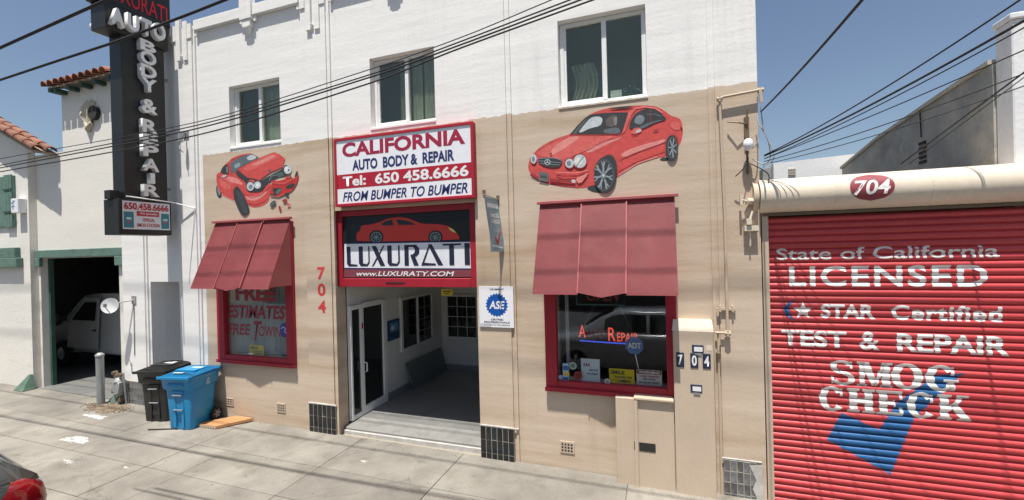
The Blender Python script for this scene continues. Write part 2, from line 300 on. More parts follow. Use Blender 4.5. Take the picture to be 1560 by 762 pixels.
def line(pts, w):
    """thick polyline as one polygon"""
    L_, R_ = [], []
    for i, p in enumerate(pts):
        a_ = pts[max(i-1, 0)]; b_ = pts[min(i+1, len(pts)-1)]; dx, dy = b_[0]-a_[0], b_[1]-a_[1]; l = math.hypot(dx, dy) or 1
        L_.append((p[0]-dy/l*w/2, p[1]+dx/l*w/2)); R_.append((p[0]+dy/l*w/2, p[1]-dx/l*w/2))
    return L_+R_[::-1]
def smooth(pts, it=2):
    for _ in range(it):
        q = []
        for i, p in enumerate(pts):
            n = pts[(i+1) % len(pts)]; q += [(p[0]*.75+n[0]*.25, p[1]*.75+n[1]*.25), (p[0]*.25+n[0]*.75, p[1]*.25+n[1]*.75)]
        pts = q
    return pts
def art(name, layers, fn, m, parent=None, step=.0005, nd=(0, -1, 0), center=False):
    """flat print: coloured shapes, each a hair above the one below; fn maps drawing units to the surface"""
    b = bmesh.new(); cl = b.loops.layers.float_color.new('col'); nd = Vector(nd)
    for i, (c, pts) in enumerate(layers):
        vs = [b.verts.new(fn(*p)+nd*step*(i+1)) for p in pts]
        try: f = b.faces.new(vs)
        except ValueError: continue
        f.normal_update()
        if f.normal.dot(nd) < 0: f.normal_flip()
        lc = lin(c)
        for l in f.loops: l[cl] = (*lc, 1)
    bmesh.ops.triangulate(b, faces=b.faces)
    off = wl(parent).copy()
    if center:
        off = sum((v.co for v in b.verts), Vector())/len(b.verts)
    bmesh.ops.translate(b, verts=b.verts, vec=-off)
    me = bpy.data.meshes.new(name); b.to_mesh(me); b.free(); me.materials.append(M[m])
    o = bpy.data.objects.new(name, me); COL.objects.link(o)
    if parent: o.parent = parent
    else: o.location = off
    return o
def holes_wall(x0, x1, z0, z1, y0, y1, holes):
    xs = sorted({x0, x1, *[h[0] for h in holes], *[h[1] for h in holes]}); zs = sorted({z0, z1, *[h[2] for h in holes], *[h[3] for h in holes]})
    xs = [x for x in xs if x0 <= x <= x1]; zs = [z for z in zs if z0 <= z <= z1]; b = B(); V = {}
    def v(x, y, z):
        k = (round(x, 4), round(y, 4), round(z, 4))
        if k not in V: V[k] = b.b.verts.new(k)
        return V[k]
    solid = {}
    for i in range(len(xs)-1):
        for j in range(len(zs)-1):
            cx, cz = (xs[i]+xs[i+1])/2, (zs[j]+zs[j+1])/2
            solid[i, j] = not any(h[0] < cx < h[1] and h[2] < cz < h[3] for h in holes)
    for (i, j), s in solid.items():
        if not s: continue
        a, c, d, e2 = xs[i], xs[i+1], zs[j], zs[j+1]
        b.b.faces.new([v(a, y0, d), v(c, y0, d), v(c, y0, e2), v(a, y0, e2)]); b.b.faces.new([v(a, y1, d), v(a, y1, e2), v(c, y1, e2), v(c, y1, d)])
        for di, dj, q in ((-1, 0, ((a, d), (a, e2))), (1, 0, ((c, e2), (c, d))), (0, -1, ((c, d), (a, d))), (0, 1, ((a, e2), (c, e2)))):
            if not solid.get((i+di, j+dj), False):
                (p, r), (s2, t) = q; b.b.faces.new([v(p, y0, r), v(s2, y0, t), v(s2, y1, t), v(p, y1, r)])
    return b
def gz(x): return -.016-.008*x
def struct(o): o['kind'] = 'structure'; return o
# ================================================================== SETTING
g = struct(B().poly([(-900, -900, -.36), (900, -900, -.36), (900, 900, -.36), (-900, 900, -.36)]) and bx('ground', 'earth', -900, 900, -900, 900, -.5, -.36))
def gstrip(name, m, x0, x1, y0, y1, top, th, kind=True, parent=None):
    b = B(); b.loft([[(x0, y0, gz(x0)+top-th), (x1, y0, gz(x1)+top-th), (x1, y0, gz(x1)+top), (x0, y0, gz(x0)+top)],
                     [(x0, y1, gz(x0)+top-th), (x1, y1, gz(x1)+top-th), (x1, y1, gz(x1)+top), (x0, y1, gz(x0)+top)]])
    o = b.build(name, m, parent)
    if kind and not parent: struct(o)
    return o
gstrip('road', 'asphalt', -30, 14, -14, -3.15, -.14, .05)
walk = struct(bpy.data.objects.new('sidewalk', None)); COL.objects.link(walk)
gstrip('slab_bed', 'grout', -28, 12, -3.0, .5, -.03, .08, parent=walk)
gstrip('kerb', 'conc', -28, 12, -3.15, -3.005, .0, .25, parent=walk)
XJ = [-22, -20, -18, -16, -14.2, -12.15, -10.3, -8.35, -6.68, -6.02, -4.38, -2.68, -.43, 1.2, 2.9, 4.6, 6.3]
YJ = [-3.0, -2.35, -1.62, -.93, -.005]
for i in range(len(XJ)-1):
    for j in range(len(YJ)-1):
        x0, x1, y0, y1 = XJ[i]+.004, XJ[i+1]-.004, YJ[j]+.004, YJ[j+1]-.004
        dz = random.uniform(-.002, .002)
        b = B(); b.loft([[(x0, y0, gz(x0)-.05), (x1, y0, gz(x1)-.05), (x1, y0, gz(x1)+dz), (x0, y0, gz(x0)+dz)], [(x0, y1, gz(x0)-.05), (x1, y1, gz(x1)-.05), (x1, y1, gz(x1)+dz), (x0, y1, gz(x0)+dz)]])
        b.build('slab', 'conc', walk, bevel=.004)
def blob(cx, cy, rx, ry, z=.003, n=46, jag=.22, s=1, streak=0):
    rr = random.Random(s); pts = []
    for k in range(n):
        t = 2*math.pi*k/n; r = 1+jag*(rr.random()-.5)*2+.15*math.sin(3*t+s)+.1*math.sin(7*t+2*s)
        x, y = cx+rx*r*math.cos(t), cy+ry*r*math.sin(t)+streak*rx*r*math.cos(t); pts.append((x, y, gz(x)+z))
    return pts
for i, (x, y, rx, ry, jg) in enumerate([(-8.7, -1.38, .27, .09, .16), (-9.6, -.68, .28, .055, .25), (-3.9, -.62, .05, .02, .5), (-7.9, -1.85, .09, .03, .8), (-6.9, -1.72, .05, .02, .5)]):
    bb = B(); bb.poly(blob(x, y, rx, ry, s=i+3, jag=jg)); bb.build('white_spill', 'spill', walk)
bb = B(); bb.poly(blob(-9.95, -.33, .52, .17, z=.005, s=11, jag=.25)); so_ = bb.build('dirt_patch', 'soil', walk)
pb = B(); rr = random.Random(4)
for k in range(420):
    t = rr.random()*6.283; q = rr.random()**.6; x = -9.95+.66*q*math.cos(t); y = min(-.02, -.33+.24*q*math.sin(t)); h = rr.uniform(.003, .010)
    pb.box(-h, h, -h*.7, h*.7, 0, h, Matrix.Translation((x, y, gz(x)+.003)) @ Matrix.Rotation(rr.random()*3, 4, 'Z') @ Matrix.Rotation(rr.random(), 4, 'X'))
lt = pb.build('dry_leaf_litter', 'soil'); lt['kind'] = 'stuff'; lt['label'] = 'brown soil crumbs and leaf litter spilled round the gas meter'; lt['category'] = 'soil'
pb = B()
for k in range(160):
    x = rr.uniform(-11, 1); y = rr.choice([rr.uniform(-.07, -.01), rr.uniform(-2.6, -.1)]); h = rr.uniform(.002, .006)
    if -10.9 < x < -10 : continue
    pb.box(-h, h, -h*.7, h*.7, 0, h, Matrix.Translation((x, y, gz(x)+.001)) @ Matrix.Rotation(rr.random()*3, 4, 'Z'))
lt = pb.build('pavement_grit', 'soil'); lt['kind'] = 'stuff'; lt['label'] = 'scattered grit and crumbs on the sidewalk'; lt['category'] = 'grit'
# ================================================================== MAIN BUILDING
bld = root('auto_repair_building', (-3.5, 0, 0), 'white and beige two-storey concrete repair shop with three upper windows and an open entrance', 'building')
U = [(-7.02, -5.88, 4.76, 5.81), (-4.10, -3.00, 4.76, 5.81), (-1.19, -.10, 4.70, 5.81)]
HL, HR = (-7.24, -5.82, 1.14, 3.30), (-1.31, .06, 1.13, 3.30)
OP = (-4.86, -2.42, -.4, 3.54)
holes_wall(-9.93, 1.07, -.4, 7.0, 0, .24, [*U, HL, HR, OP, (-9.18, -8.37, -.4, 2.42)]).build('wall', 'wall', bld)
# pilasters: a proud face and a narrow bead on the side that shows
def pil(x0, x1, side, z1=7.02, flutes=True, drip=True, z0=-.4):
    b = B(); b.box(x0, x1, -.035, -.001, z0, z1)
    s0, s1 = (x1, x1+.035) if side > 0 else (x0-.035, x0); t0, t1 = (x1+.035, x1+.07) if side > 0 else (x0-.07, x0-.035)
    b.box(s0, s1, -.012, -.001, z0, z1); b.box(t0, t1, -.028, -.001, z0, z1)
    p = b.build('pilaster', 'wall', bld)
    c = (x0+x1)/2
    if flutes:
        q = B()
        for dx, h, pr in ((-.19, 7.08, .055), (-.055, 7.2, .075), (.10, 7.12, .06), (.20, 7.06, .05)): q.box(c+dx-.05, c+dx+.05, -pr, -.036, 6.42 if abs(dx) < .15 else 6.8, h)
        q.loft([[(c-.09, -.075, 6.5), (c+.03, -.075, 6.5), (c+.03, -.036, 6.5), (c-.09, -.036, 6.5)], [(c-.035, -.045, 6.38), (c-.025, -.045, 6.38), (c-.025, -.036, 6.38), (c-.035, -.036, 6.38)]])
        q.build('pilaster_ornament', 'wall', bld)
    return p
P = [pil(-9.93, -9.30, 1), pil(-8.34, -7.86, 1), pil(-5.38, -4.89, 1), pil(-2.40, -1.915, 1), pil(.64, 1.075, -1)]
for x0, x1 in ((-9.2, -8.35), (-7.76, -6.62), (-6.36, -5.39), (-4.80, -3.75), (-3.5, -2.41), (-1.83, -.75), (-.5, .56)):
    b = B(); b.box(x0, x1, -.07, -.001, 6.9, 7.08); b.box(x0, x0+.05, -.05, -.001, 6.8, 6.899); b.box(x1-.05, x1, -.05, -.001, 6.8, 6.899); b.box(x0, x1, -.03, .24, 7.081, 7.11)
    b.build('parapet_band', 'wall', bld, bevel=.006)
for c in (-6.49, -3.625, -.625):
    b = B(); b.box(c-.13, c+.13, -.10, -.001, 6.84, 7.2); b.box(c-.09, c+.09, -.085, -.001, 6.72, 6.84)
    b.loft([[(c-.06, -.09, 6.72), (c+.06, -.09, 6.72), (c+.06, -.001, 6.72), (c-.06, -.001, 6.72)], [(c-.01, -.02, 6.58), (c+.01, -.02, 6.58), (c+.01, -.001, 6.58), (c-.01, -.001, 6.58)]])
    b.build('parapet_ornament', 'wall', bld, bevel=.006)
bx('roof', 'white', -9.9, 1.05, .25, 9, 6.6, 6.72, bld)
bx('rear_wall', 'white', -9.9, 1.05, 9.01, 9.2, -.4, 6.72, bld)
bx('side_wall', 'white', .9, 1.07, .25, 9, -.4, 6.59, bld)
bx('side_wall', 'white', -9.93, -9.7, .25, 9, -.4, 6.59, bld)
bx('upper_floor', 'dark', -9.6, .85, .25, 9, 4.2, 4.3, bld)
# upper windows
for i, (x0, x1, z0, z1) in enumerate(U):
    b = B(); f = .055; y0, y1 = .10, .16
    b.box(x0+.004, x0+f, y0, y1, z0+.004, z1-.004); b.box(x1-f, x1-.004, y0, y1, z0+.004, z1-.004); b.box(x0+f, x1-f, y0, y1, z0+.004, z0+f); b.box(x0+f, x1-f, y0, y1, z1-f, z1-.004)
    mx = x0+(x1-x0)*.53; b.box(mx-.03, mx+.03, y0-.012, y1, z0+f, z1-f)
    b.box(x0+f, x0+f+.03, y0+.01, y1-.01, z0+f, z1-f); b.box(x0+f+.03, mx-.03, y0+.01, y1-.01, z0+f, z0+f+.035)
    w = b.build('window', 'vinyl', bld, bevel=.004)
    bx('pane', 'dglass', x0+f+.03, mx-.03, .135, .138, z0+f+.035, z1-f, w); bx('pane', 'dglass', mx+.03, x1-f, .125, .128, z0+f, z1-f, w)
    bx('sill', 'wall', x0-.01, x1+.01, -.012, .099, z0-.04, z0-.002, w, bevel=.006)
    bx('room', 'inner', x0-1, x1+1, 1.2, 1.25, 4.3, 6.6, w)
    # what shows behind the panes
    if i == 1:
        for (a_, c_) in ((x0+.42, x0+.50), (mx+.05, mx+.22), (mx+.25, x1-.06)):
            b = B(); b.grid([[(a_+(c_-a_)*k/12, .18+.015*(k % 2), z) for k in range(13)] for z in (z0, z1)]); b.build('curtain', 'curt', w)
    if i == 0:
        b = B(); b.grid([[(x1-.55+.5*k/10, .22+.015*(k % 2), z) for k in range(11)] for z in (z0, z1)]); b.build('curtain', 'curt', w)
    if i == 2:
        b = B(); b.grid([[(x0+.14+.3*k/10+.04*math.sin(z*9), .25+.04*(k % 2), z) for k in range(11)] for z in [z0+.02+.6*q/8 for q in range(9)]]); b.build('curtain', 'curt', w)
        bx('box', 'stick', mx+.06, mx+.2, .16, .22, z0+.06, z0+.17, w)
        b = B()
        for k in range(26):
            t = rr.random()*6.28; x = x1-.2+rr.uniform(-.13, .11); z = z0+.08+rr.uniform(0, .13); b.poly([(x, .17+rr.uniform(0, .05), z), (x+.03*math.cos(t), .17, z+.03*math.sin(t)), (x+.02*math.cos(t+1), .19, z+.03*math.sin(t+1))])
        b.build('leaf_sprig', 'cone', w)
# shop windows: red frame, pane, dark room
def shopwin(x0, x1, z0, z1, h, room_m):
    b = B(); hx0, hx1, hz0, hz1 = h
    b.box(x0, hx0+.01, -.045, .05, z0, z1); b.box(hx1-.01, x1, -.045, .05, z0, z1); b.box(hx0+.01, hx1-.01, -.04, .05, z0, hz0+.01); b.box(hx0+.01, hx1-.01, -.04, .05, hz1-.01, z1)
    w = b.build('window', 'red', bld, bevel=.005)
    bx('pane', 'shopglass', hx0+.01, hx1-.01, .02, .026, hz0+.01, hz1-.01, w)
    bx('sill', 'red', x0-.01, x1+.01, -.07, -.046, z0-.005, z0+.05, w, bevel=.005)
    return w
shopwin(-7.40, -5.66, 1.02, 3.42, HL, 'dark'); shopwin(-1.45, .17, 1.01, 3.41, HR, 'dark')
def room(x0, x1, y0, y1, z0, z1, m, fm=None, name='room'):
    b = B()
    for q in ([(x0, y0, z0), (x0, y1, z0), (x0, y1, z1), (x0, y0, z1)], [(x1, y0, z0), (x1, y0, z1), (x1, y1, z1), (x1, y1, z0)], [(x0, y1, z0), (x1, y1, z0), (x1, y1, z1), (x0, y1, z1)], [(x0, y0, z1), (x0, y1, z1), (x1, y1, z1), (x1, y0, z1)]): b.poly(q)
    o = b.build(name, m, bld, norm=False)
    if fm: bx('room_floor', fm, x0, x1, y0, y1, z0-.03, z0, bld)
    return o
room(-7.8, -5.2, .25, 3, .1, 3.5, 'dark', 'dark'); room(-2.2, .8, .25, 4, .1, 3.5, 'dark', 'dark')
# foyer behind the entrance
room(-4.85, -1.9, .25, 3.45, .12, 3.1, 'inner')
b = B(); b.prism([(-4.85, .12, -.05), (-4.85, .12, .075), (-4.85, .14, .09), (-4.85, .48, .118), (-4.85, .48, -.05)], (2.42, 0, 0)); ap = b.build('threshold', 'apron', bld)
bx('threshold_edge', 'stain', -4.85, -2.43, .085, .119, -.05, .055, bld, bevel=.01)
bx('foyer_floor', 'floor', -4.85, -1.9, .481, 3.45, .0, .12, bld)
bx('skirting', 'mgrey', -4.849, -4.83, 1.2, 3.44, .121, .24, bld); bx('skirting', 'mgrey', -4.82, -1.9, 3.42, 3.44, .121, .24, bld)
b = B()
X = -4.85
for y0, y1, z0, z1 in ((.27, .31, .125, 2.0), (.52, .60, .125, 2.0), (1.14, 1.24, .125, 2.0), (.311, .519, 1.93, 2.0), (.601, 1.139, 1.93, 2.02), (.601, 1.139, .125, .26), (.311, .519, .125, .2)): b.box(X+.002, X+.05, y0, y1, z0, z1)
dr = b.build('door', 'vinyl', bld, bevel=.004)
bx('door_glass', 'carglass', X+.003, X+.02, .601, 1.139, .26, 1.93, dr); bx('door_glass', 'carglass', X+.003, X+.02, .311, .519, .2, 1.93, dr)
B().tube([(X+.05, .56, 1.02), (X+.11, .58, 1.0), (X+.11, .58, .86), (X+.05, .56, .84)], .012, 6).build('handle', 'vinyl', dr, smooth=True)
bx('sticker', 'neonred', X+.051, X+.053, .54, .58, 1.58, 1.68, dr)
b = B()
for y0, y1, z0, z1 in ((1.74, 1.80, .90, 1.96), (2.93, 2.99, .90, 1.96), (1.801, 2.929, .90, .95), (1.801, 2.929, 1.91, 1.96), (2.33, 2.38, .951, 1.909)): b.box(X+.002, X+.04, y0, y1, z0, z1)
fw = b.build('foyer_window', 'vinyl', bld)
bx('pane', 'carglass', X+.003, X+.015, 1.8, 2.33, .95, 1.91, fw); bx('pane', 'carglass', X+.003, X+.015, 2.38, 2.93, .95, 1.91, fw)
b = B()
for k in range(1, 4): b.box(X+.016, X+.02, 2.38, 2.93, .95+k*.24-.006, .95+k*.24+.006)
b.box(X+.016, X+.02, 2.64, 2.655, .95, 1.91); b.build('muntin', 'mgrey', fw)
b = B(); x0, x1 = -4.72, -3.9
for q in ((x0, x0+.05, .84, 1.86), (x1-.05, x1, .84, 1.86), (x0+.05, x1-.05, .84, .89), (x0+.05, x1-.05, 1.81, 1.86)): b.box(q[0], q[1], 3.39, 3.44, q[2], q[3])
fw = b.build('foyer_window', 'vinyl', bld); bx('pane', 'carglass', x0+.05, x1-.05, 3.425, 3.435, .89, 1.81, fw)
b = B()
for k in (1, 2): b.box(x0+.05+k*.24-.006, x0+.05+k*.24+.006, 3.41, 3.42, .89, 1.81)
for k in (1, 2, 3): b.box(x0+.05, x1-.05, 3.405, 3.409, .89+k*.23-.006, .89+k*.23+.006)
b.build('muntin', 'printw', fw)
o = root('poster', (-4.83, 1.5, 1.2), 'blue framed notice on the entrance side wall beside the glass door', 'poster'); bx('frame', 'navy', -4.848, -4.83, 1.33, 1.70, 1.2, 1.58, o)
art('picture', [((40, 90, 120), [(0, 0), (1, 0), (1, 1), (0, 1)]), ((90, 150, 175), [(.1, .45), (.9, .4), (.9, .85), (.1, .9)]), ((25, 60, 100), [(.1, .1), (.9, .1), (.9, .3), (.1, .3)]), ((200, 210, 210), [(.2, .5), (.5, .5), (.5, .75), (.2, .7)])], lambda u, v: Vector((-4.829, 1.35+.33*u, 1.22+.34*v)), 'print', o, nd=(1, 0, 0))
o = tag(B().prism([(-4.70, 1.95, .125), (-4.70, 3.35, .125), (-4.78, 3.25, .66), (-4.78, 1.8, .66)], (-.025, 0, 0)).build('leaning_board', 'board', center=True, bevel=.003), 'long grey panel leaning against the wall inside the entrance', 'board')
o = root('notice', (-3.02, .27, 2.2), 'small yellow notice hanging under the lintel of the open entrance', 'notice'); bx('sheet', 'print', -3.12, -2.93, .262, .268, 2.2, 2.29, o, norm=True)
art('print', [((205, 180, 30), [(0, 0), (1, 0), (1, 1), (0, 1)]), ((60, 50, 20), [(.15, .55), (.85, .55), (.85, .75), (.15, .75)]), ((60, 50, 20), [(.25, .2), (.75, .2), (.75, .35), (.25, .35)])], lambda u, v: Vector((-3.12+.19*u, .261, 2.2+.09*v)), 'print', o)
# recessed side doorway on the left
b = B()
for q in ([(-9.18, .24, -.1), (-9.18, .75, -.1), (-9.18, .75, 2.42), (-9.18, .24, 2.42)], [(-8.37, .24, -.1), (-8.37, .24, 2.42), (-8.37, .75, 2.42), (-8.37, .75, -.1)], [(-9.18, .24, 2.42), (-9.18, .75, 2.42), (-8.37, .75, 2.42), (-8.37, .24, 2.42)]): b.poly(q)
b.build('doorway_reveal', 'white', bld); bx('side_door', 'white', -9.18, -8.37, .70, .75, -.1, 2.4, bld, bevel=.01)
bx('door_step', 'apron', -9.17, -8.38, .0, .7, -.1, gz(-8.8)+.05, bld)
# tiled plinth blocks
tm = None
def tiles(x0, x1, z0, z1, nx, nz, y, parent, m='tile', gm='grout', miss=()):
    bx('tile_bed', gm, x0, x1, y-.0035, y+.03, z0, z1, parent)
    dx, dz = (x1-x0)/nx, (z1-z0)/nz
    me = bpy.data.meshes.new('tile'); q = bmesh.new(); bmesh.ops.create_cube(q, size=1); bmesh.ops.scale(q, verts=q.verts, vec=(dx-.008, .012, dz-.008)); bmesh.ops.bevel(q, geom=list(q.edges), offset=.0025, segments=1, affect='EDGES'); q.to_mesh(me); q.free(); me.materials.append(M[m])
    for i in range(nx):
        for j in range(nz):
            if (i, j) in miss: continue
            piece(me, 'tile', parent, (x0+dx*(i+.5), y+random.uniform(-.001, .001), z0+dz*(j+.5)), (random.uniform(-.02, .02), 0, random.uniform(-.02, .02)))
tiles(-5.39, -4.86, -.08, .47, 6, 3, -.046, P[2]); tiles(-2.40, -1.91, -.1, .44, 6, 3, -.046, P[3])
bx('plinth_cap', 'stain', -5.40, -4.85, -.055, -.036, .47, .495, P[2], bevel=.006); bx('plinth_cap', 'stain', -2.41, -1.84, -.055, -.036, .44, .465, P[3], bevel=.006)
tiles(-9.92, -9.32, -.08, .50, 7, 5, -.046, P[0], 'gtile'); tiles(.64, .98, -.12, .39, 5, 4, -.046, P[4], 'gtile'); bx('plinth_cap', 'stain', .60, 1.03, -.05, -.036, .39, .41, P[4], bevel=.006)
b = B(); b.poly([(.90, -.0545, .36), (1.03, -.0545, .38), (1.04, -.0545, -.1), (.93, -.0545, -.1), (.97, -.0545, 0), (.93, -.0545, .09), (.97, -.0545, .2)]); b.build('white_overpaint', 'stain', P[4])
# crawl-space vents
def vent(x0, x1, z0, z1):
    bx('vent_frame', 'beige', x0, x1, -.012, -.001, z0, z1, bld); b = B()
    for i in range(4):
        for j in range(3): b.box(x0+.02+i*.04, x0+.045+i*.04, -.0135, -.0125, z0+.02+j*.04, z0+.045+j*.04)
    b.build('vent_grille', 'vdark', bld)
vent(-6.11, -5.93, .25, .40); vent(-1.29, -1.10, .20, .35); vent(-7.28, -7.10, .25, .38)
b = B(); b.tube([(-8.05, 0, 5.1), (-8.05, -.13, 5.12), (-8.04, -.16, 5.02)], .013, 6); b.tube([(-8.04, -.15, 5.10), (-8.04, -.15, 4.93)], [.035, .045], 8); b.box(-8.12, -7.98, -.05, -.036, 5.02, 5.16); b.tube([(-8.04, -.15, 4.93), (-8.02, -.18, 4.80), (-8.05, -.1, 4.75)], .01, 5); b.build('service_hook', 'galv', bld, smooth=True)
# ================================================================== AWNINGS
def awning(x0, x1, zt, zb, label):
    o = root('awning', ((x0+x1)/2, 0, zb), label, 'awning', 'red metal awnings over the two shop windows')
    yt, yb = -.05, -.5; w = (x1-x0)/3
    for i in range(3):
        a_, c_ = x0+w*i, x0+w*(i+1); mid = i == 1; d = .014 if mid else 0
        if mid: a_ -= .008; c_ += .008
        n = 8; rows = []
        for j in range(n+1):
            v = j/n; vz = .055 if mid else 0
            pts = []
            for k in range(5):
                u = k/4; apex = (1-abs(2*u-1))*vz*v
                pts.append((a_+(c_-a_)*u, yt+(yb-yt)*v-d-(.02*apex/.055 if mid else 0), zt+(zb-zt)*v+.006*math.sin(v*3.14)*0-apex+(0 if not mid else .004)))
            rows.append(pts)
        b = B(); b.grid(rows); bmesh.ops.solidify(b.b, geom=list(b.b.faces), thickness=.012); b.build('panel', 'awn', o)
        b = B()
        b.box(a_, c_, rows[-1][0][1]+.0, rows[-1][0][1]+.02, rows[-1][0][2]-(.0 if mid else .025), rows[-1][0][2]-.001) if not mid else b.box(a_, a_+.012, rows[-1][0][1]+.0, rows[-1][0][1]+.02, rows[-1][0][2]-.03, rows[-1][0][2]-.001)
        b.build('hem', 'awn', o)
        if i:
            b = B(); xs_ = x0+w*i; b.prism([(xs_-.007, yt-.012, zt), (xs_+.007, yt-.012, zt), (xs_+.007, yt-.030, zt), (xs_-.007, yt-.030, zt)], (0, yb-yt, zb-zt)); b.build('seam', 'awn', o)
    for x in (x0+.004, x1-.012):
        B().prism([(x, -.046, zt-.015), (x, yb+.012, zb), (x, -.046, zb)], (.008, 0, 0)).build('side_panel', 'awn', o)
    bx('wall_rail', 'awn', x0-.03, x1+.04, -.10, -.048, zt-.0, zt+.035, o, bevel=.004)
    b = B(); b.tube([(x0+.02, -.06, zb+.01), (x0+.02, -.48, zb+.01)], .01, 6); b.tube([(x1-.03, -.06, zb+.01), (x1-.03, -.48, zb+.01)], .01, 6); b.build('brace', 'galv', o)
    return o
awning(-7.36, -5.67, 3.45, 2.37, 'faded red metal awning over the window painted FREE ESTIMATES')
awning(-1.47, .18, 3.44, 2.34, 'faded red metal awning over the window with the neon sign')
# ================================================================== SIGNS
o = root('shop_sign', (-3.5, -.1, 3.6), 'white lightbox sign with crimson CALIFORNIA lettering above the entrance', 'sign')
x0, x1, z0, z1 = -4.70, -2.365, 3.585, 4.625; yy = -.12
bx('box', 'signr', x0, x1, -.10, -.001, z0, z1, o, bevel=.01)
b = B(); f = .04
b.box(x0, x0+f, yy-.01, -.101, z0, z1); b.box(x1-f, x1, yy-.01, -.101, z0, z1); b.box(x0+f, x1-f, yy-.01, -.101, z0, z0+f); b.box(x0+f, x1-f, yy-.01, -.101, z1-f, z1); b.build('frame', 'signr', o, bevel=.004)
bx('face', 'signw', x0+f, x1-f, -.115, -.102, z0+f, z1-f, o); bx('band', 'signr', x0+f, x1-f, -.117, -.1155, 3.855, 4.07, o)
Y = -.1175
txt('CALIFORNIA', rect(-4.55, -2.49, 4.33, 4.545, Y), 'letr', o, .035); txt('AUTO  BODY &  REPAIR', rect(-4.37, -2.66, 4.115, 4.275, Y), 'navy', o, .035)
txt('Tel:  650 458.6666', rect(-4.55, -2.45, 3.885, 4.04, Y-.001), 'printw', o, .03); txt('FROM BUMPER TO BUMPER', rect(-4.56, -2.47, 3.655, 3.80, Y), 'navy', o, .014, .25)
# lower car sign
o = root('car_sign', (-3.65, .1, 2.35), 'red framed banner sign with a red sports car over the word LUXURATI', 'sign')
x0, x1, z0, z1 = OP[0]+.005, OP[1]-.005, 2.34, 3.535; b = B()
b.box(x0, x0+.10, .06, .16, z0, z1); b.box(x1-.11, x1, .06, .16, z0, z1); b.box(x0+.10, x1-.11, .06, .16, z0, 2.47); b.box(x0+.10, x1-.11, .06, .16, 3.45, z1); b.build('frame', 'red', o, bevel=.006)
bx('backing', 'black', x0+.1, x1-.11, .10, .14, 2.47, 3.45, o)
bx('handle_slot', 'vdark', -3.95, -3.62, .052, .0595, 2.40, 2.415, o)
def q2(u, v):   # zoom units on the sign face
    p = at(510+u/5.861, 310+v/5.861, .1); return p
A = [((14, 18, 24), [(88, 122), (1220, 80), (1228, 345), (90, 362)]), ((34, 32, 28), [(700, 175), (1222, 150), (1226, 345), (700, 352)]), ((28, 36, 40), [(92, 190), (235, 190), (190, 350), (92, 358)])]
A += [((208, 60, 50), smooth([(192, 300), (195, 270), (232, 235), (232, 195), (330, 188), (400, 165), (470, 133), (560, 118), (640, 125), (700, 145), (760, 178), (830, 185), (900, 183), (980, 193), (1040, 213), (1088, 262), (1112, 300), (1112, 327), (200, 346)], 1)),
      ((150, 30, 32), line([(395, 170), (470, 136), (560, 122), (640, 129), (720, 158)], 7)), ((40, 48, 52), [(412, 188), (450, 160), (515, 143), (522, 196), (430, 197)]), ((40, 48, 52), [(546, 143), (620, 150), (680, 166), (722, 191), (570, 193)]),
      ((40, 26, 30), ell(372, 300, 64, 62)), ((40, 26, 30), ell(900, 300, 64, 60)), ((225, 215, 120), [(1012, 213), (1060, 232), (1086, 264), (1040, 247)])]
for cx in (372, 900):
    A += [((120, 140, 140), ell(cx, 303, 50, 50)), ((30, 36, 40), ell(cx, 303, 42, 42))]
    for k in range(9): t = math.radians(k*40); A.append(((120, 140, 140), line([(cx, 303), (cx+44*math.cos(t), 303+44*math.sin(t))], 7)))
    A.append(((120, 140, 140), ell(cx, 303, 12, 12)))
A += [((30, 34, 80), [(90, 350), (1226, 332), (1226, 346), (90, 366)]), ((226, 228, 232), [(90, 363), (1222, 343), (1228, 580), (90, 575)]), ((30, 34, 80), [(90, 575), (1228, 580), (1228, 592), (88, 588)]), ((128, 66, 74), [(86, 588), (1228, 592), (1240, 655), (84, 660)])]
art('banner', A, q2, 'print', o, step=.0003)
def lux(u, v): return Vector((-4.685+2.13*u, .086, 2.66+.31*v))
I = (38, 42, 62); Lx = []
def st(*p): Lx.append((I, [(a_/1100, c_/100) for a_, c_ in p]))
st((0, 100), (36, 100), (36, 12), (98, 8), (98, 0), (16, 0), (0, 14))                                       # L
st((112, 100), (150, 100), (150, 14), (186, 10), (200, 22), (200, 100), (212, 100), (212, 18), (192, 0), (130, 0), (112, 16))   # U
st((232, 100), (272, 100), (350, 0), (308, 0)); st((334, 100), (348, 100), (246, 0), (230, 0))                 # X
st((372, 100), (410, 100), (410, 14), (452, 10), (466, 22), (466, 100), (480, 100), (480, 18), (458, 0), (390, 0), (372, 16))   # U
st((520, 0), (556, 0), (556, 100), (520, 100)); st((556, 100), (620, 100), (646, 82), (646, 60), (622, 44), (610, 44), (640, 0), (600, 0), (572, 46), (572, 52), (596, 56), (608, 66), (608, 80), (594, 90), (556, 90))  # R
st((720, 100), (750, 100), (840, 0), (800, 0)); st((735, 92), (728, 100), (660, 0), (676, 0)); st((668, 14), (780, 8), (780, 0), (662, 0))   # A
st((838, 100), (984, 100), (984, 92), (838, 92)); st((890, 92), (928, 92), (928, 0), (890, 0)); st((1010, 100), (1050, 100), (1050, 0), (1010, 0))  # T I
def lux2(u, v): return lux(u*1100/1050, v)
art('lettering', Lx, lux2, 'print', o, step=.0001)
txt('www.LUXURATY.COM', bil(at(543, 413.3, .085), at(692, 413.5, .085), at(692, 421, .085), at(543, 420.5, .085)), 'printw', o, .015, .2)
# painted wall number
o = root('painted_number', (-5.08, -.036, 1.9), 'red vertical house number 704 painted on the left entrance pier', 'house number')
for s_, a_, c_ in (('7', 2.46, 2.66), ('0', 2.20, 2.40), ('4', 1.93, 2.13)): txt(s_, rect(-5.165, -5.01, a_, c_, -.037), 'red704', o, .03)
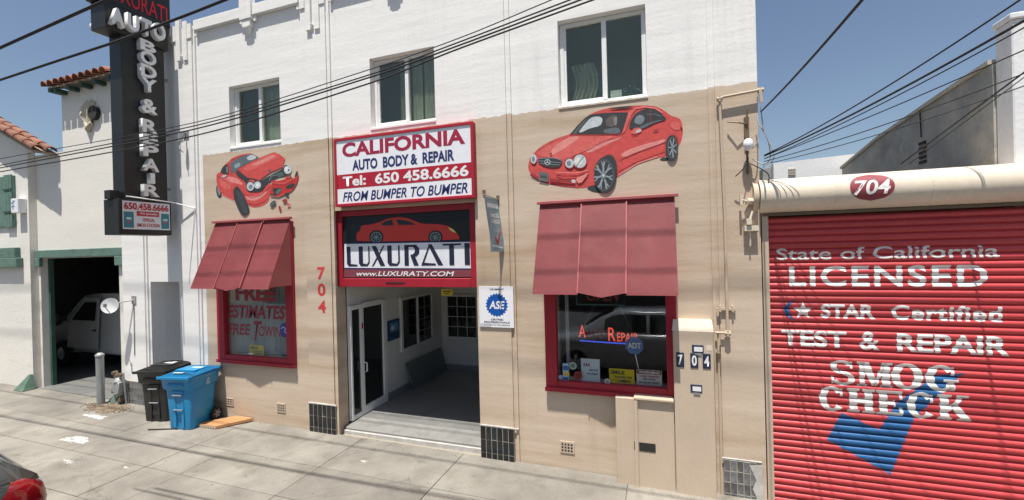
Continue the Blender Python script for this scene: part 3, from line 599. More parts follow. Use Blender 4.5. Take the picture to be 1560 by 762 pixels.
# ASE sign
o = root('certified_sign', (-2.1, -.05, 1.8), 'white sign with a blue toothed badge reading ASE on the right entrance pier', 'sign')
bx('panel', 'signw', -2.37, -1.87, -.055, -.037, 1.81, 2.365, o, bevel=.002)
teeth = []
for k in range(44): t = 2*math.pi*k/44; r = .165 if k % 2 else .142; teeth.append((-2.11+r*math.cos(t), 2.115+r*math.sin(t)))
art('badge', [((20, 85, 165), teeth), ((200, 200, 205), [(-2.37, 1.86), (-2.2, 1.86), (-2.2, 1.815), (-2.37, 1.815)])], lambda u, v: Vector((u, -.0555, v)), 'print', o)
txt('ASE', rect(-2.22, -1.995, 2.06, 2.17, -.057), 'printw', o, .03, .15); txt('WE EMPLOY', rect(-2.21, -2.0, 2.315, 2.34, -.0565), 'ink', o, .02)
txt('CERTIFIED', rect(-2.2, -2.02, 1.905, 1.93, -.0565), 'ink', o, .02); txt('PROFESSIONALS', rect(-2.3, -1.93, 1.868, 1.893, -.0565), 'ink', o, .02)
txt('LET US SHOW YOU THEIR CREDENTIALS', rect(-2.3, -1.93, 1.835, 1.852, -.0565), 'ink', o, .01)
# side-on banner beside the entrance
o = root('side_banner', (-2.06, -.25, 2.8), 'pale blue inspection banner projecting from the right entrance pier', 'banner')
XB = -2.06
def sb(u, v):   # u 0 outer..1 wall, v 0 bottom..1 top
    top = Vector((XB, -.52+.49*u, 3.54)); bot = Vector((-2.10+.11*u, -.25+.2*u, 2.84)); p = bot*(1-v)+top*v; p.x += .02*math.sin(v*4)*(1-v); return p
b = B(); b.grid([[sb(i/6, j/8) for i in range(7)] for j in range(9)]); bmesh.ops.solidify(b.b, geom=list(b.b.faces), thickness=.004); b.build('cloth', mat('banner_blue', (.46, .58, .62), .8, var=.1), o)
art('print', [((205, 45, 55), [(.40, .30), (.52, .20), (.86, .50), (.82, .34), (.56, .10), (.36, .26)]), ((225, 232, 235), [(.1, .82), (.9, .82), (.9, .9), (.1, .9)]), ((225, 232, 235), [(.1, .1), (.9, .06), (.9, .10), (.1, .14)])], lambda u, v: sb(u, v)+Vector((.003, 0, 0)), 'print', o, nd=(1, 0, 0))
txt('SMOG', lambda u, v: sb(.2+.66*u, .64+.08*v)+Vector((.006, 0, 0)), 'printw', o, .03); txt('CHECK', lambda u, v: sb(.2+.66*u, .53+.08*v)+Vector((.006, 0, 0)), 'printw', o, .03)
B().tube([(XB, -.036, 3.545), (XB, -.54, 3.56)], .009, 6).build('rod', 'galv', o); bx('bracket', 'brass', XB-.02, XB+.02, -.05, -.036, 3.5, 3.6, o)
bx('bracket', 'brass', -2.28, -2.24, -.05, -.036, 3.63, 3.69, o)
# ================================================================== MURALS
def mur(k, ox, oy): return lambda u, v: at(ox+u/k, oy+v/k, -.001)
RED, LR, PK, DR, DK, GY, LG = (202, 76, 72), (212, 98, 92), (220, 138, 130), (152, 48, 52), (52, 56, 58), (120, 130, 138), (190, 198, 200)
A = [(DK, smooth([(485, 690), (560, 650), (650, 730), (590, 732), (530, 722)], 1)), (DK, smooth([(1072, 462), (1120, 440), (1160, 470), (1100, 478)], 1)),
 (RED, smooth([(24, 540), (26, 500), (40, 445), (70, 412), (110, 370), (200, 315), (290, 280), (360, 262), (420, 190), (480, 130), (530, 95), (600, 68), (680, 48), (800, 36), (900, 30), (1000, 30), (1060, 42), (1120, 75), (1160, 108), (1190, 120), (1232, 130), (1254, 160), (1266, 240), (1250, 320), (1224, 362), (1130, 440), (1060, 450), (900, 500), (745, 600), (700, 640), (540, 668), (480, 692), (430, 692), (300, 680), (200, 662), (110, 636), (50, 590)], 1)),
 (DR, line([(40, 585), (110, 632), (200, 660), (300, 678), (430, 690)], 8)), (LR, smooth([(80, 405), (200, 325), (360, 270), (560, 270), (760, 268), (500, 400), (420, 430), (300, 470), (150, 446)], 1)),
 (PK, smooth([(200, 430), (215, 375), (330, 295), (390, 275), (440, 285), (380, 330), (260, 410)], 1)), (PK, smooth([(480, 380), (700, 300), (800, 280), (640, 350), (500, 420)], 1)),
 (DR, line([(100, 395), (220, 325), (340, 285)], 4)), (DR, line([(370, 442), (500, 388), (600, 335), (702, 292)], 6)), (PK, smooth([(765, 430), (800, 395), (920, 350), (1040, 320), (1130, 295), (1110, 330), (900, 400), (790, 450)], 1)),
 (DR, line([(762, 468), (850, 430), (1000, 370), (1135, 322)], 7)), (DR, line([(745, 560), (900, 480), (1120, 400)], 4)), (PK, line([(748, 590), (900, 495), (1060, 440)], 9)), (LR, smooth([(1150, 170), (1230, 150), (1250, 230), (1180, 225)], 1)),
 (DK, [(362, 260), (420, 190), (480, 130), (520, 105), (600, 94), (700, 88), (828, 86), (802, 170), (768, 256), (740, 262), (560, 262)]), ((84, 92, 96), [(380, 258), (430, 195), (485, 140), (500, 140), (450, 205), (410, 258)]),
 (LG, smooth([(425, 250), (470, 190), (520, 132), (565, 118), (612, 124), (622, 150), (604, 196), (520, 212), (460, 244)], 1)), ((98, 106, 112), smooth([(620, 230), (680, 212), (740, 205), (766, 235), (750, 258), (640, 256)], 1)), ((96, 88, 84), smooth([(640, 150), (690, 110), (740, 110), (730, 200), (650, 200)], 1)), ((130, 128, 126), smooth([(705, 130), (740, 115), (735, 190), (715, 195)], 1)),
 (DR, line([(360, 264), (560, 266), (768, 260)], 5)), (LR, [(828, 84), (868, 60), (900, 50), (850, 110), (800, 240), (772, 262), (802, 170)]), (PK, line([(880, 55), (960, 42), (1040, 52), (1100, 90)], 8)),
 (DK, smooth([(832, 222), (838, 170), (868, 112), (915, 75), (980, 54), (1040, 62), (1090, 98), (1142, 145), (1050, 168), (980, 205), (930, 225)], 1)), (GY, smooth([(870, 170), (885, 122), (925, 102), (958, 125), (952, 162), (920, 186)], 1)), ((88, 100, 108), smooth([(905, 210), (960, 180), (1050, 150), (1110, 148), (1010, 178), (935, 222)], 1)), ((88, 100, 108), line([(975, 105), (1040, 100), (1090, 120)], 8)), (DR, line([(1000, 60), (1010, 180)], 5)),
 (LR, smooth([(842, 255), (870, 212), (925, 208), (938, 238), (890, 262)], 1)), (LG, smooth([(882, 235), (925, 218), (932, 240), (890, 252)], 1)), (DR, line([(850, 272), (900, 262)], 6)), (DR, line([(1028, 236), (1068, 226)], 10)),
 (DK, smooth([(665, 60), (740, 42), (880, 35), (826, 54), (690, 62)], 1)),
 (DK, smooth([(102, 458), (150, 446), (230, 452), (304, 472), (282, 520), (240, 532), (160, 522), (110, 492)], 1)), (GY, line([(112, 474), (285, 490)], 5)), (GY, line([(118, 494), (280, 508)], 5)), (GY, line([(104, 456), (230, 452), (302, 472)], 6)),
 (LG, ell(180, 486, 24, 24)), (DK, ell(180, 486, 19, 19))]
for t in (90, 210, 330): A.append((LG, line([(180, 486), (180+22*math.cos(math.radians(t)), 486-22*math.sin(math.radians(t)))], 6)))
A += [(DK, ell(208, 418, 8, 8)), (DR, ell(357, 495, 41, 44)), (DR, ell(438, 478, 60, 60)), (LG, ell(357, 495, 34, 37)), (LG, ell(440, 478, 51, 53)), (GY, ell(352, 496, 18, 20)), ((214, 216, 206), ell(430, 480, 32, 34)), (GY, line([(410, 520), (470, 440)], 7)), (LG, ell(70, 460, 24, 38)), (GY, ell(68, 462, 12, 22)),
 (DR, line([(50, 580), (110, 612)], 16)), (DR, [(200, 615), (380, 632), (380, 652), (200, 640)]), (DR, line([(250, 578), (300, 598), (430, 592), (512, 560)], 8)), (PK, line([(250, 566), (400, 572), (510, 550)], 6)), (PK, smooth([(400, 615), (470, 590), (520, 560), (440, 670)], 1)),
 ((96, 104, 104), [(112, 562), (190, 575), (188, 645), (114, 632)]), ((66, 72, 72), [(124, 590), (178, 598), (178, 618), (124, 610)]), (LG, ell(388, 638, 17, 14)), ((214, 90, 84), [(1240, 160), (1256, 168), (1260, 210), (1246, 205)]),
 (DK, smooth([(596, 500), (620, 450), (660, 425), (705, 432), (738, 500), (736, 600), (700, 560), (640, 470)], 1)), (DK, ell(642, 588, 90, 146, 28)), ((74, 80, 84), ell(634, 588, 82, 128, 28)), (DK, ell(630, 590, 74, 114, 28))]
for k in range(7):
    t = math.radians(k*51.4+64); A.append(((142, 152, 158), line([(628, 592), (628+46*math.cos(t), 592+70*math.sin(t)), (628+74*math.cos(t+.12), 592+113*math.sin(t+.12))], 15))); A.append(((142, 152, 158), line([(628+40*math.cos(t), 592+62*math.sin(t)), (628+74*math.cos(t-.2), 592+113*math.sin(t-.2))], 9)))
A += [(GY, ell(628, 592, 20, 28)), (LG, ell(628, 592, 9, 12)), (DR, smooth([(1150, 330), (1165, 275), (1195, 262), (1222, 290), (1226, 350), (1200, 290)], 1)), (DK, ell(1174, 374, 50, 104, 24)), ((92, 98, 102), ell(1178, 372, 38, 84, 24)), (DK, ell(1180, 372, 33, 76, 24))]
for k in range(7):
    t = math.radians(k*51.4+30); A.append(((142, 152, 158), line([(1180, 374), (1180+33*math.cos(t), 374+76*math.sin(t))], 9)))
A += [(GY, ell(1180, 374, 9, 15))]
o = art('car_mural', A, mur(5.256, 800, 155), 'art', center=True, step=.00025); tag(o, 'painted mural of an intact red coupe above the right awning', 'mural')
A = [(DK, ell(95, 462, 30, 74, 20, -8)), (GY, ell(92, 455, 16, 50, 16, -8)),
 (RED, smooth([(65, 300), (80, 270), (110, 262), (150, 180), (200, 150), (230, 110), (330, 70), (430, 58), (525, 105), (300, 225), (380, 350), (390, 460), (480, 470), (640, 360), (662, 440), (628, 520), (618, 570), (560, 615), (480, 635), (420, 622), (380, 580), (250, 562), (120, 492), (72, 400)], 1)),
 (PK, smooth([(150, 330), (210, 300), (300, 330), (360, 400), (280, 380), (180, 350)], 1)), (LR, smooth([(90, 310), (150, 300), (230, 370), (220, 450), (120, 420)], 1)), (PK, smooth([(360, 505), (480, 520), (600, 450), (600, 480), (500, 560), (400, 560)], 1)), (DR, line([(80, 300), (150, 345), (225, 400), (235, 470)], 6)), (DR, line([(350, 490), (440, 530), (540, 500), (640, 410)], 7)), (DR, line([(400, 590), (480, 605), (560, 580), (612, 535)], 6)), (PK, line([(120, 495), (250, 560)], 8)), (DR, line([(190, 150), (215, 210), (230, 290)], 6)), (DR, line([(105, 262), (140, 255), (205, 285)], 5)),
 ((90, 104, 112), [(215, 165), (300, 110), (430, 62), (520, 108), (330, 200), (280, 240), (250, 270), (232, 265)]), (LG, smooth([(380, 110), (440, 68), (505, 105), (420, 140)], 1)), ((140, 156, 164), smooth([(250, 190), (310, 150), (330, 190), (270, 225)], 1)), (LR, line([(215, 130), (330, 82), (430, 64)], 9)),
 (DK, smooth([(112, 262), (128, 212), (172, 172), (195, 190), (202, 275), (165, 282)], 1)), (GY, line([(180, 200), (185, 265)], 14)), (LG, smooth([(118, 305), (150, 285), (185, 292), (150, 318)], 1)),
 (DK, smooth([(288, 230), (350, 285), (480, 330), (530, 362), (640, 290), (770, 230), (795, 175), (842, 200), (860, 250), (820, 300), (700, 322), (642, 365), (600, 382), (560, 450), (520, 470), (400, 470), (388, 365), (268, 285)], 1)), (GY, line([(625, 350), (650, 300), (700, 290), (740, 310)], 8)), ((70, 100, 90), smooth([(690, 280), (770, 250), (780, 300), (720, 310)], 1)),
 (RED, [(300, 225), (420, 160), (560, 95), (680, 48), (742, 75), (795, 120), (768, 212), (640, 268), (525, 350), (480, 330), (400, 318), (350, 282)]), (LR, smooth([(330, 225), (560, 110), (680, 58), (740, 90), (600, 160), (420, 250)], 1)), (PK, smooth([(420, 190), (600, 105), (670, 75), (690, 100), (520, 180)], 1)), (DR, line([(525, 345), (640, 262), (768, 208)], 8)), (DK, ell(632, 240, 14, 16)), (GY, ell(632, 240, 8, 10)),
 (RED, smooth([(430, 335), (480, 345), (470, 380), (400, 365)], 1)), (DK, ell(430, 410, 48, 54)), (DK, ell(505, 396, 44, 46)), (LG, ell(430, 410, 40, 46)), (LG, ell(506, 396, 37, 39)), (GY, ell(432, 415, 20, 24)), ((226, 226, 220), ell(508, 396, 18, 20)), (LG, ell(824, 236, 40, 44)), ((230, 230, 226), ell(815, 228, 20, 24)), (DK, ell(832, 238, 9, 10)),
 ((188, 48, 46), smooth([(648, 340), (700, 352), (745, 350), (800, 332), (832, 278), (848, 322), (870, 335), (893, 330), (925, 240), (940, 292), (930, 355), (882, 450), (800, 495), (730, 524), (660, 516), (628, 480), (660, 400)], 1)), (DK, smooth([(895, 305), (925, 232), (934, 290), (905, 320)], 1)), (DK, line([(845, 280), (858, 320), (885, 330)], 12)), (DR, line([(670, 385), (780, 400), (900, 345)], 9)), (LR, line([(665, 372), (790, 380), (920, 310)], 9)), (DK, smooth([(800, 405), (905, 370), (890, 425), (808, 440)], 1)), (DK, smooth([(660, 430), (710, 425), (770, 430), (745, 480), (700, 500), (670, 470)], 1)), ((84, 110, 108), smooth([(690, 480), (735, 430), (770, 440), (720, 495)], 1)), (DK, smooth([(630, 485), (690, 490), (720, 510), (650, 512)], 1)), (LR, line([(640, 508), (730, 518), (800, 485)], 8)), (DK, smooth([(790, 480), (835, 480), (838, 522), (800, 510)], 1)),
 (DK, smooth([(250, 470), (262, 425), (290, 405), (318, 430), (372, 520), (412, 610), (422, 670), (400, 705), (368, 724), (335, 705), (300, 640), (262, 550)], 1))]
for k in range(3): A.append(((92, 100, 104), line([(282+k*22, 460), (312+k*22, 540), (352+k*18, 640), (368+k*14, 690)], 4)))
A += [((70, 76, 80), smooth([(630, 602), (682, 553), (712, 580), (660, 640)], 1)), (GY, line([(650, 610), (690, 575)], 6)), (DR, smooth([(762, 562), (800, 535), (832, 562), (790, 588)], 1)), (LR, smooth([(812, 602), (840, 584), (862, 606), (830, 624)], 1)), (DR, smooth([(728, 622), (746, 608), (762, 662), (736, 668)], 1))]
o = art('wreck_mural', A, mur(6.927, 320, 225), 'art', center=True, step=.00025); tag(o, 'painted mural of a crashed red coupe above the left awning', 'mural')
# ================================================================== LEFT SHOP WINDOW CONTENT
o = root('vertical_blinds', (-6.5, .12, 1.15), 'closed grey vertical blinds behind the window painted FREE ESTIMATES', 'blinds')
me = bpy.data.meshes.new('blind_slat'); q = bmesh.new(); a_ = [q.verts.new((math.sin(t)*.035, math.cos(t)*.012*2, z)) for z in (0, 2.12) for t in (-1.1, -.5, 0, .5, 1.1)]
for k in range(4): q.faces.new([a_[k], a_[k+1], a_[k+6], a_[k+5]])
q.to_mesh(me); q.free(); me.materials.append(M['blind'])
for k in range(24): piece(me, 'blind_slat', o, (-7.22+k*.06, .14, 1.16), (0, 0, random.uniform(.15, .35)))
bx('head_rail', 'vinyl', -7.23, -5.83, .12, .17, 3.2, 3.28, o)
o = root('window_lettering', (-6.5, .018, 1.5), 'red hand-painted FREE ESTIMATES FREE TOWING lettering on the left shop window', 'lettering')
Y = .0185
txt('FREE', rect(-7.02, -6.1, 2.09, 2.36, Y), 'wred', o, .045); txt('ESTIMATES', rect(-7.22, -5.90, 1.79, 2.02, Y), 'wred', o, .03, .2); txt('FREE', rect(-7.22, -6.68, 1.50, 1.69, Y), 'wred', o, .02, .2)
txt('T', rect(-6.62, -6.42, 1.41, 1.75, Y), 'wred', o, .02, .35); txt('OWING', rect(-6.50, -5.88, 1.49, 1.67, Y), 'wred', o, .01, .1)
def note(name, x0, x1, z0, z1, y, bgc, lines_, label, cat, ink='ink'):
    o = root(name, ((x0+x1)/2, y, z0), label, cat); bx('sheet', 'print' if False else 'stick', x0, x1, y, y+.004, z0, z1, o)
    art('print', [(c, [(x0+(x1-x0)*u, z0+(z1-z0)*v) for u, v in pts]) for c, pts in [(bgc, [(0, 0), (1, 0), (1, 1), (0, 1)])]+[l for l in lines_ if not isinstance(l[0], str)]], lambda u, v: Vector((u, y-.0003, v)), 'print', o)
    for l in lines_:
        if isinstance(l[0], str): s_, u0, u1, v0, v1, m_ = l; txt(s_, rect(x0+(x1-x0)*u0, x0+(x1-x0)*u1, z0+(z1-z0)*v0, z0+(z1-z0)*v1, y-.003), m_, o, .03)
    return o
YL = (215, 190, 25)
note('camera_notice', -6.75, -6.43, 1.155, 1.33, .045, YL, [('SMILE', .06, .62, .6, .85, 'ink'), ("YOU'RE ON", .2, .9, .3, .48, 'ink'), ('CAMERA', .3, .85, .08, .24, 'ink')], 'yellow notice at the foot of the left window with the blinds', 'notice')
o = root('round_sticker', (-5.95, .017, 1.62), 'round violet sticker covering the end of TOWING on the left window', 'sticker')
art('disc', [((62, 66, 150), ell(-5.93, 1.62, .10, .12)), ((190, 195, 230), line([(-6.0, 1.64), (-5.95, 1.67), (-5.90, 1.64), (-5.93, 1.60), (-5.89, 1.57)], .022))], lambda u, v: Vector((u, .0165, v)), 'print', o)
# ================================================================== RIGHT SHOP WINDOW CONTENT
o = root('neon_sign', (-.68, .12, 1.66), 'red neon AUTO REPAIR sign with a blue underline hanging in the right window', 'sign')
txt('A', rect(-1.03, -.94, 1.69, 1.85, .12), 'neon', o, -.005, ext=.012); txt('U', rect(-.925, -.86, 1.69, 1.79, .12), 'neond', o, 0, ext=.012); txt('TO', rect(-.84, -.70, 1.69, 1.79, .12), 'neond', o, 0, ext=.012)
txt('R', rect(-.65, -.56, 1.66, 1.83, .12), 'neon', o, .0, ext=.012); txt('EPAIR', rect(-.54, -.28, 1.66, 1.77, .12), 'neon', o, .0, ext=.012)
B().tube([(-1.02, .12, 1.645), (-.66, .12, 1.635), (-.30, .12, 1.63)], .009, 6).build('underline', 'neonb', o)
b = B(); b.tube([(-.96, .13, 1.85), (-.80, .13, 2.14)], .002, 4); b.tube([(-.36, .13, 1.80), (-.52, .13, 2.14)], .002, 4); b.build('chain', 'galv', o)
o = root('open_sign', (-.7, .13, 2.1), 'unlit neon OPEN sign half hidden at the top of the right window', 'sign')
b = B(); b.tube([(-1.05, .13, 2.12), (-.44, .13, 2.12), (-.44, .13, 2.4), (-1.05, .13, 2.4), (-1.05, .13, 2.12)], .007, 6); b.build('border', 'neong', o); txt('OPEN', rect(-.92, -.52, 2.17, 2.33, .13), 'neond', o, 0, ext=.01)
o = root('alarm_sign', (-.28, .09, 1.14), 'blue octagonal alarm sign reading ADT on a stake in the right window', 'sign')
b = B(); b.prism([(-.33+.115*math.cos(math.radians(22.5+45*k)), .09, 1.62+.115*math.sin(math.radians(22.5+45*k))) for k in range(8)], (0, .008, 0)); b.build('plate', mat('alarm_blue', (.06, .16, .42), .5), o)
txt('ADT', rect(-.41, -.25, 1.585, 1.655, .088), 'printw', o, .03); B().tube([(-.32, .10, 1.51), (-.25, .10, 1.14)], .007, 6).build('stake', 'vinyl', o)
note('association_notice', -1.0, -.76, 1.14, 1.43, .05, (205, 215, 222), [('AAA', .1, .5, .66, .82, 'letr'), ('Approved', .42, .9, .45, .56, 'navy'), ('Auto Repair', .3, .9, .28, .40, 'navy')], 'white card with red AAA lettering at the foot of the right window', 'notice')
note('camera_notice', -.645, -.335, 1.145, 1.325, .05, YL, [('SMILE', .06, .62, .62, .88, 'ink'), ("YOU'RE ON", .2, .9, .34, .52, 'ink'), ('CAMERA', .3, .85, .08, .26, 'ink')], 'yellow SMILE notice between the white cards in the right window', 'notice')
note('warning_notice', -.31, -.01, 1.145, 1.335, .05, (205, 200, 196), [((110, 30, 36), [(.02, .72), (.98, .72), (.98, .97), (.02, .97)]), ('WARNING', .08, .92, .76, .93, 'printw'), ('THESE PREMISES', .1, .9, .52, .64, 'letr'), ('ARE UNDER', .25, .75, .34, .46, 'ink'), ('24 HOUR VIDEO', .1, .9, .12, .24, 'ink')], 'white WARNING notice in the right corner of the right window', 'notice')
for x, z, r, c, nm, lb in ((-1.10, 1.335, .05, (140, 160, 150), 'round_sticker', 'pale green round sticker low in the right window'), (-1.035, 1.215, .055, (130, 40, 25), 'round_sticker', 'dark red round sticker beside the AAA card'), (-.665, 1.165, .035, (200, 205, 205), 'round_sticker', 'small white round sticker left of the yellow notice in the right window')):
    o = root(nm, (x, .017, z), lb, 'sticker'); art('disc', [(c, ell(x, z, r, r)), (tuple(min(255, int(v*.7)) for v in c), ell(x, z, r*.6, r*.6))], lambda u, v: Vector((u, .0175, v)), 'print', o)
o = root('card_stickers', (-1.2, .017, 1.15), 'blue and yellow payment stickers in the lower left corner of the right window', 'sticker')
art('print', [((150, 190, 215), [(-1.235, 1.14), (-1.16, 1.14), (-1.16, 1.36), (-1.235, 1.36)]), ((40, 95, 150), [(-1.23, 1.27), (-1.165, 1.27), (-1.165, 1.33), (-1.23, 1.33)]), ((205, 165, 40), [(-1.22, 1.20), (-1.15, 1.20), (-1.15, 1.25), (-1.22, 1.25)]), ((40, 95, 150), [(-1.23, 1.145), (-1.165, 1.145), (-1.165, 1.18), (-1.23, 1.18)]), ((185, 190, 210), [(-1.295, 1.145), (-1.245, 1.145), (-1.245, 1.20), (-1.295, 1.20)])], lambda u, v: Vector((u, .0175, v)), 'print', o)
bx('window_post', 'galv', -1.21, -1.165, .14, .18, 1.14, 3.28, bld)
# ================================================================== METER BOXES
o = root('low_meter_box', (-.2, -.08, 0), 'low beige cabinet with a mail slot against the wall under the right window', 'cabinet')
bx('body', 'beige', -.555, .115, -.15, -.046, -.12, 1.035, o, bevel=.006); bx('rib', 'beige', -.335, -.295, -.185, -.151, -.12, 1.045, o, bevel=.004); bx('cap', 'beige', -.335, .112, -.19, -.02, 1.036, 1.062, o, bevel=.004)
bx('mail_slot', 'vdark', -.288, -.10, -.156, -.151, .415, .515, o); bx('seam', 'vdark', -.345, -.337, -.153, -.1505, .42, .52, o)
o = root('tall_meter_box', (.33, -.08, 0), 'tall beige utility cabinet carrying the number plates beside the right window', 'cabinet')
bx('body', 'beige', .122, .55, -.17, -.047, -.15, 1.87, o, bevel=.006)
b = B(); b.loft([[(.115, -.17, 1.871), (.557, -.17, 1.871), (.557, -.001, 1.871), (.115, -.001, 1.871)], [(.13, -.11, 1.99), (.545, -.11, 1.99), (.545, -.001, 1.99), (.13, -.001, 1.99)]]); b.build('sloped_cap', 'cream', o)
for c, z, lb in ((.385, 1.675, 'upper'), (.36, 1.22, 'lower')):
    bx('meter_window', 'ink', c-.062, c+.062, -.176, -.171, z-.045, z+.045, o, bevel=.002); bx('dial_plate', 'stick', c-.04, c+.05, -.179, -.1765, z-.03, z+.022, o); bx('screw_tab', 'galv', c-.03, c+.04, -.18, -.171, z-.07, z-.05, o)
b = B(); b.box(.475, .535, -.172, -.1705, 1.66, 1.72); b.build('faint_seal', 'cream', o)
for s_, x in (('7', .195), ('0', .345), ('4', .475)):
    t = root('number_plate', (x, -.18, 1.45), {'7': 'leftmost small black plate on the tall cabinet, showing a white seven', '0': 'middle small black plate on the tall cabinet, showing a white zero', '4': 'rightmost small black plate on the tall cabinet, showing a white four'}[s_], 'number plate', 'house number plates on the tall cabinet')
    bx('plate', 'ink', x-.042, x+.042, -.178, -.171, 1.455, 1.625, t, bevel=.002); txt(s_, rect(x-.026, x+.026, 1.48, 1.60, -.1795), 'printw', t, .03)
# conduits at the right corner
o = root('conduit', (.72, -.05, 1.8), 'beige painted conduit looping up the right end pilaster to the weatherhead', 'conduit')
b = B(); b.tube([(.58, -.075, 1.85), (.70, -.075, 1.85)], .014, 8); b.tube([(.71, -.075, 1.83), (.71, -.075, 3.2), (.685, -.075, 4.50)], .015, 8); b.tube([(.68, -.09, 4.53), (1.09, -.09, 4.56)], .017, 8); b.tube([(1.09, -.09, 4.56), (1.10, -.09, 4.42)], .02, 8); b.build('pipe', 'beige', o, smooth=True)
b = B()
for p in ((.71, 1.85), (.683, 4.52), (1.095, 4.56)): b.tube([(p[0]-.03, -.08, p[1]), (p[0]+.03, -.08, p[1])], .028, 8); b.tube([(p[0], -.08, p[1]-.03), (p[0], -.08, p[1]+.03)], .026, 8)
b.build('elbow', 'beige', o, smooth=True)
b = B(); b.box(.60, .80, -.07, -.045, 2.11, 2.135); b.box(.63, .65, -.08, -.036, 2.09, 2.16); b.box(.76, .78, -.08, -.036, 2.09, 2.16); b.build('clamp', 'beige', o)
bx('junction_box', 'brass', .585, .635, -.085, -.0365, 1.55, 1.62, o, bevel=.004)
b = B(); b.tube([(.612, -.06, 1.84), (.612, -.06, -.1)], .012, 6); b.build('thin_pipe', 'beige', o)
o = root('service_fitting', (.95, -.1, 3.9), 'rusty service fitting with a pale round insulator and loose wires at the right corner', 'electrical fitting')
b = B(); b.box(.93, .975, -.09, -.036, 4.05, 4.28); b.box(.945, .965, -.07, -.036, 3.65, 4.05); b.tube([(.95, -.09, 4.20), (.86, -.12, 4.22), (.76, -.08, 4.25)], .008, 6); b.tube([(.95, -.1, 4.2), (.955, -.1, 4.36)], .012, 6); b.build('bracket', 'brass', o)
b = B(); rows = []
for k in range(9): t = math.pi*k/8; r = .052*math.sin(t)+.001; rows.append([(.952+r*math.cos(q_*math.pi/6), -.14+r*math.sin(q_*math.pi/6), 3.96+.07*math.cos(t)) for q_ in range(12)])
b.loft(rows); b.build('insulator', 'signw', o, smooth=True)
for k, pts in enumerate(([(.95, -.12, 3.9), (1.03, -.15, 3.95), (1.06, -.14, 4.15), (1.05, -.1, 4.28)], [(.96, -.1, 3.82), (.9, -.15, 3.70), (.82, -.12, 3.62)], [(1.0, -.1, 3.8), (1.12, -.15, 3.72), (1.2, -.15, 3.82), (1.12, -.1, 4.1), (1.09, -.1, 4.38)], [(.98, -.1, 3.75), (1.08, -.12, 3.68), (1.15, -.12, 3.6), (1.13, -.1, 3.45)], [(1.06, -.1, 4.2), (1.14, -.14, 4.0), (1.17, -.1, 3.8), (1.1, -.1, 3.7)])):
    b = B(); P_ = [Vector(p) for p in pts]; pp = []
    for i in range(len(P_)-1):
        for j in range(5):
            t = j/5; p0, p1, p2, p3 = P_[max(i-1, 0)], P_[i], P_[i+1], P_[min(i+2, len(P_)-1)]
            pp.append(.5*((2*p1)+(-p0+p2)*t+(2*p0-5*p1+4*p2-p3)*t*t+(-p0+3*p1-3*p2+p3)*t**3))
    pp.append(P_[-1]); b.tube(pp, .006, 5); b.build('loose_wire', 'cableg' if k % 2 == 0 else 'cable', o, smooth=True)
# ================================================================== ROLLER SHUTTER UNIT
sh = root('roller_shutter', (2.8, .05, 0), 'red corrugated roller shutter painted with white smog check lettering', 'roller shutter')
SX0, SX1, YS, PITCH = 1.15, 5.2, .06, .0735
NS = 46
prof = [(-.5, .004), (-.44, .0), (-.30, -.012), (-.1, -.021), (.1, -.023), (.28, -.017), (.42, -.005), (.47, .004), (.5, .004)]
def ypf(z):
    t = ((z+.30)/PITCH) % 1.0-.5
    for (a_, ya), (c_, yc) in zip(prof, prof[1:]):
        if a_ <= t <= c_: return YS+ya+(yc-ya)*(t-a_)/(c_-a_)
    return YS
q = bmesh.new(); rows = []
for t, y in prof: rows.append([q.verts.new((x, y, t*PITCH)) for x in (0, SX1-SX0)])
for i in range(len(rows)-1):
    f = q.faces.new([rows[i][0], rows[i][1], rows[i+1][1], rows[i+1][0]])
    f.smooth = True
bk = [q.verts.new((x, .012, t*PITCH)) for t in (-.5, .5) for x in (0, SX1-SX0)]
q.faces.new([bk[1], bk[0], bk[2], bk[3]])
me = bpy.data.meshes.new('slat'); q.to_mesh(me); q.free(); me.materials.append(M['slat'])
for k in range(NS+1):
    z = -.30+PITCH*(k+.5); piece(me, 'slat', sh, (SX0, YS, z), (0, 0, 0))
zc = sorted({-.30+PITCH*(k+.5+t) for k in range(NS+1) for t, _ in prof})
def warp(me, off):
    q = bmesh.new(); q.from_mesh(me); zs = [v.co.z+off.z for v in q.verts]; lo, hi = min(zs), max(zs)
    for z in zc:
        if lo < z < hi: bmesh.ops.bisect_plane(q, geom=list(q.verts)+list(q.edges)+list(q.faces), plane_co=(0, 0, z-off.z), plane_no=(0, 0, 1))
    lay = None
    for v in q.verts: v.co.y = ypf(v.co.z+off.z)-off.y-v.co.y*0-.0022
    q.to_mesh(me); q.free()
def warpn(d):
    def f(me, off):
        warp(me, off)
        for v in me.vertices: v.co.y -= d
    return f
def st_(s_, x0, x1, z0, z1, bold, m='slatw', d=.0, **k): return txt(s_, rect(x0, x1, z0, z1, 0), m, sh, bold, post=warpn(d), **k)
def shp(name, polys, m, d):
    b = B()
    for p in polys: b.poly([(x, 0, z) for x, z in p])
    o = b.build(name, m, sh); me = o.data; off = wl(sh)
    bmq = bmesh.new(); bmq.from_mesh(me); bmesh.ops.triangulate(bmq, faces=bmq.faces); bmq.to_mesh(me); bmq.free()
    warp(me, off)
    for v in me.vertices: v.co.y -= d
    return o
shp('tick_mark', [[(1.82, 1.01), (1.68, .70), (2.24, .40), (2.45, 1.02), (2.86, 1.515), (2.62, 1.46), (2.30, 1.15), (2.15, .86)]], 'slatb', .0)
st_('State of California', 1.24, 3.15, 2.67, 2.80, .012); st_('LICENSED', 1.36, 3.06, 2.375, 2.60, .025, space=1.14); st_('STAR', 1.65, 2.14, 2.03, 2.185, .035); st_('Certified', 2.28, 3.16, 2.03, 2.185, .03, space=1.1)
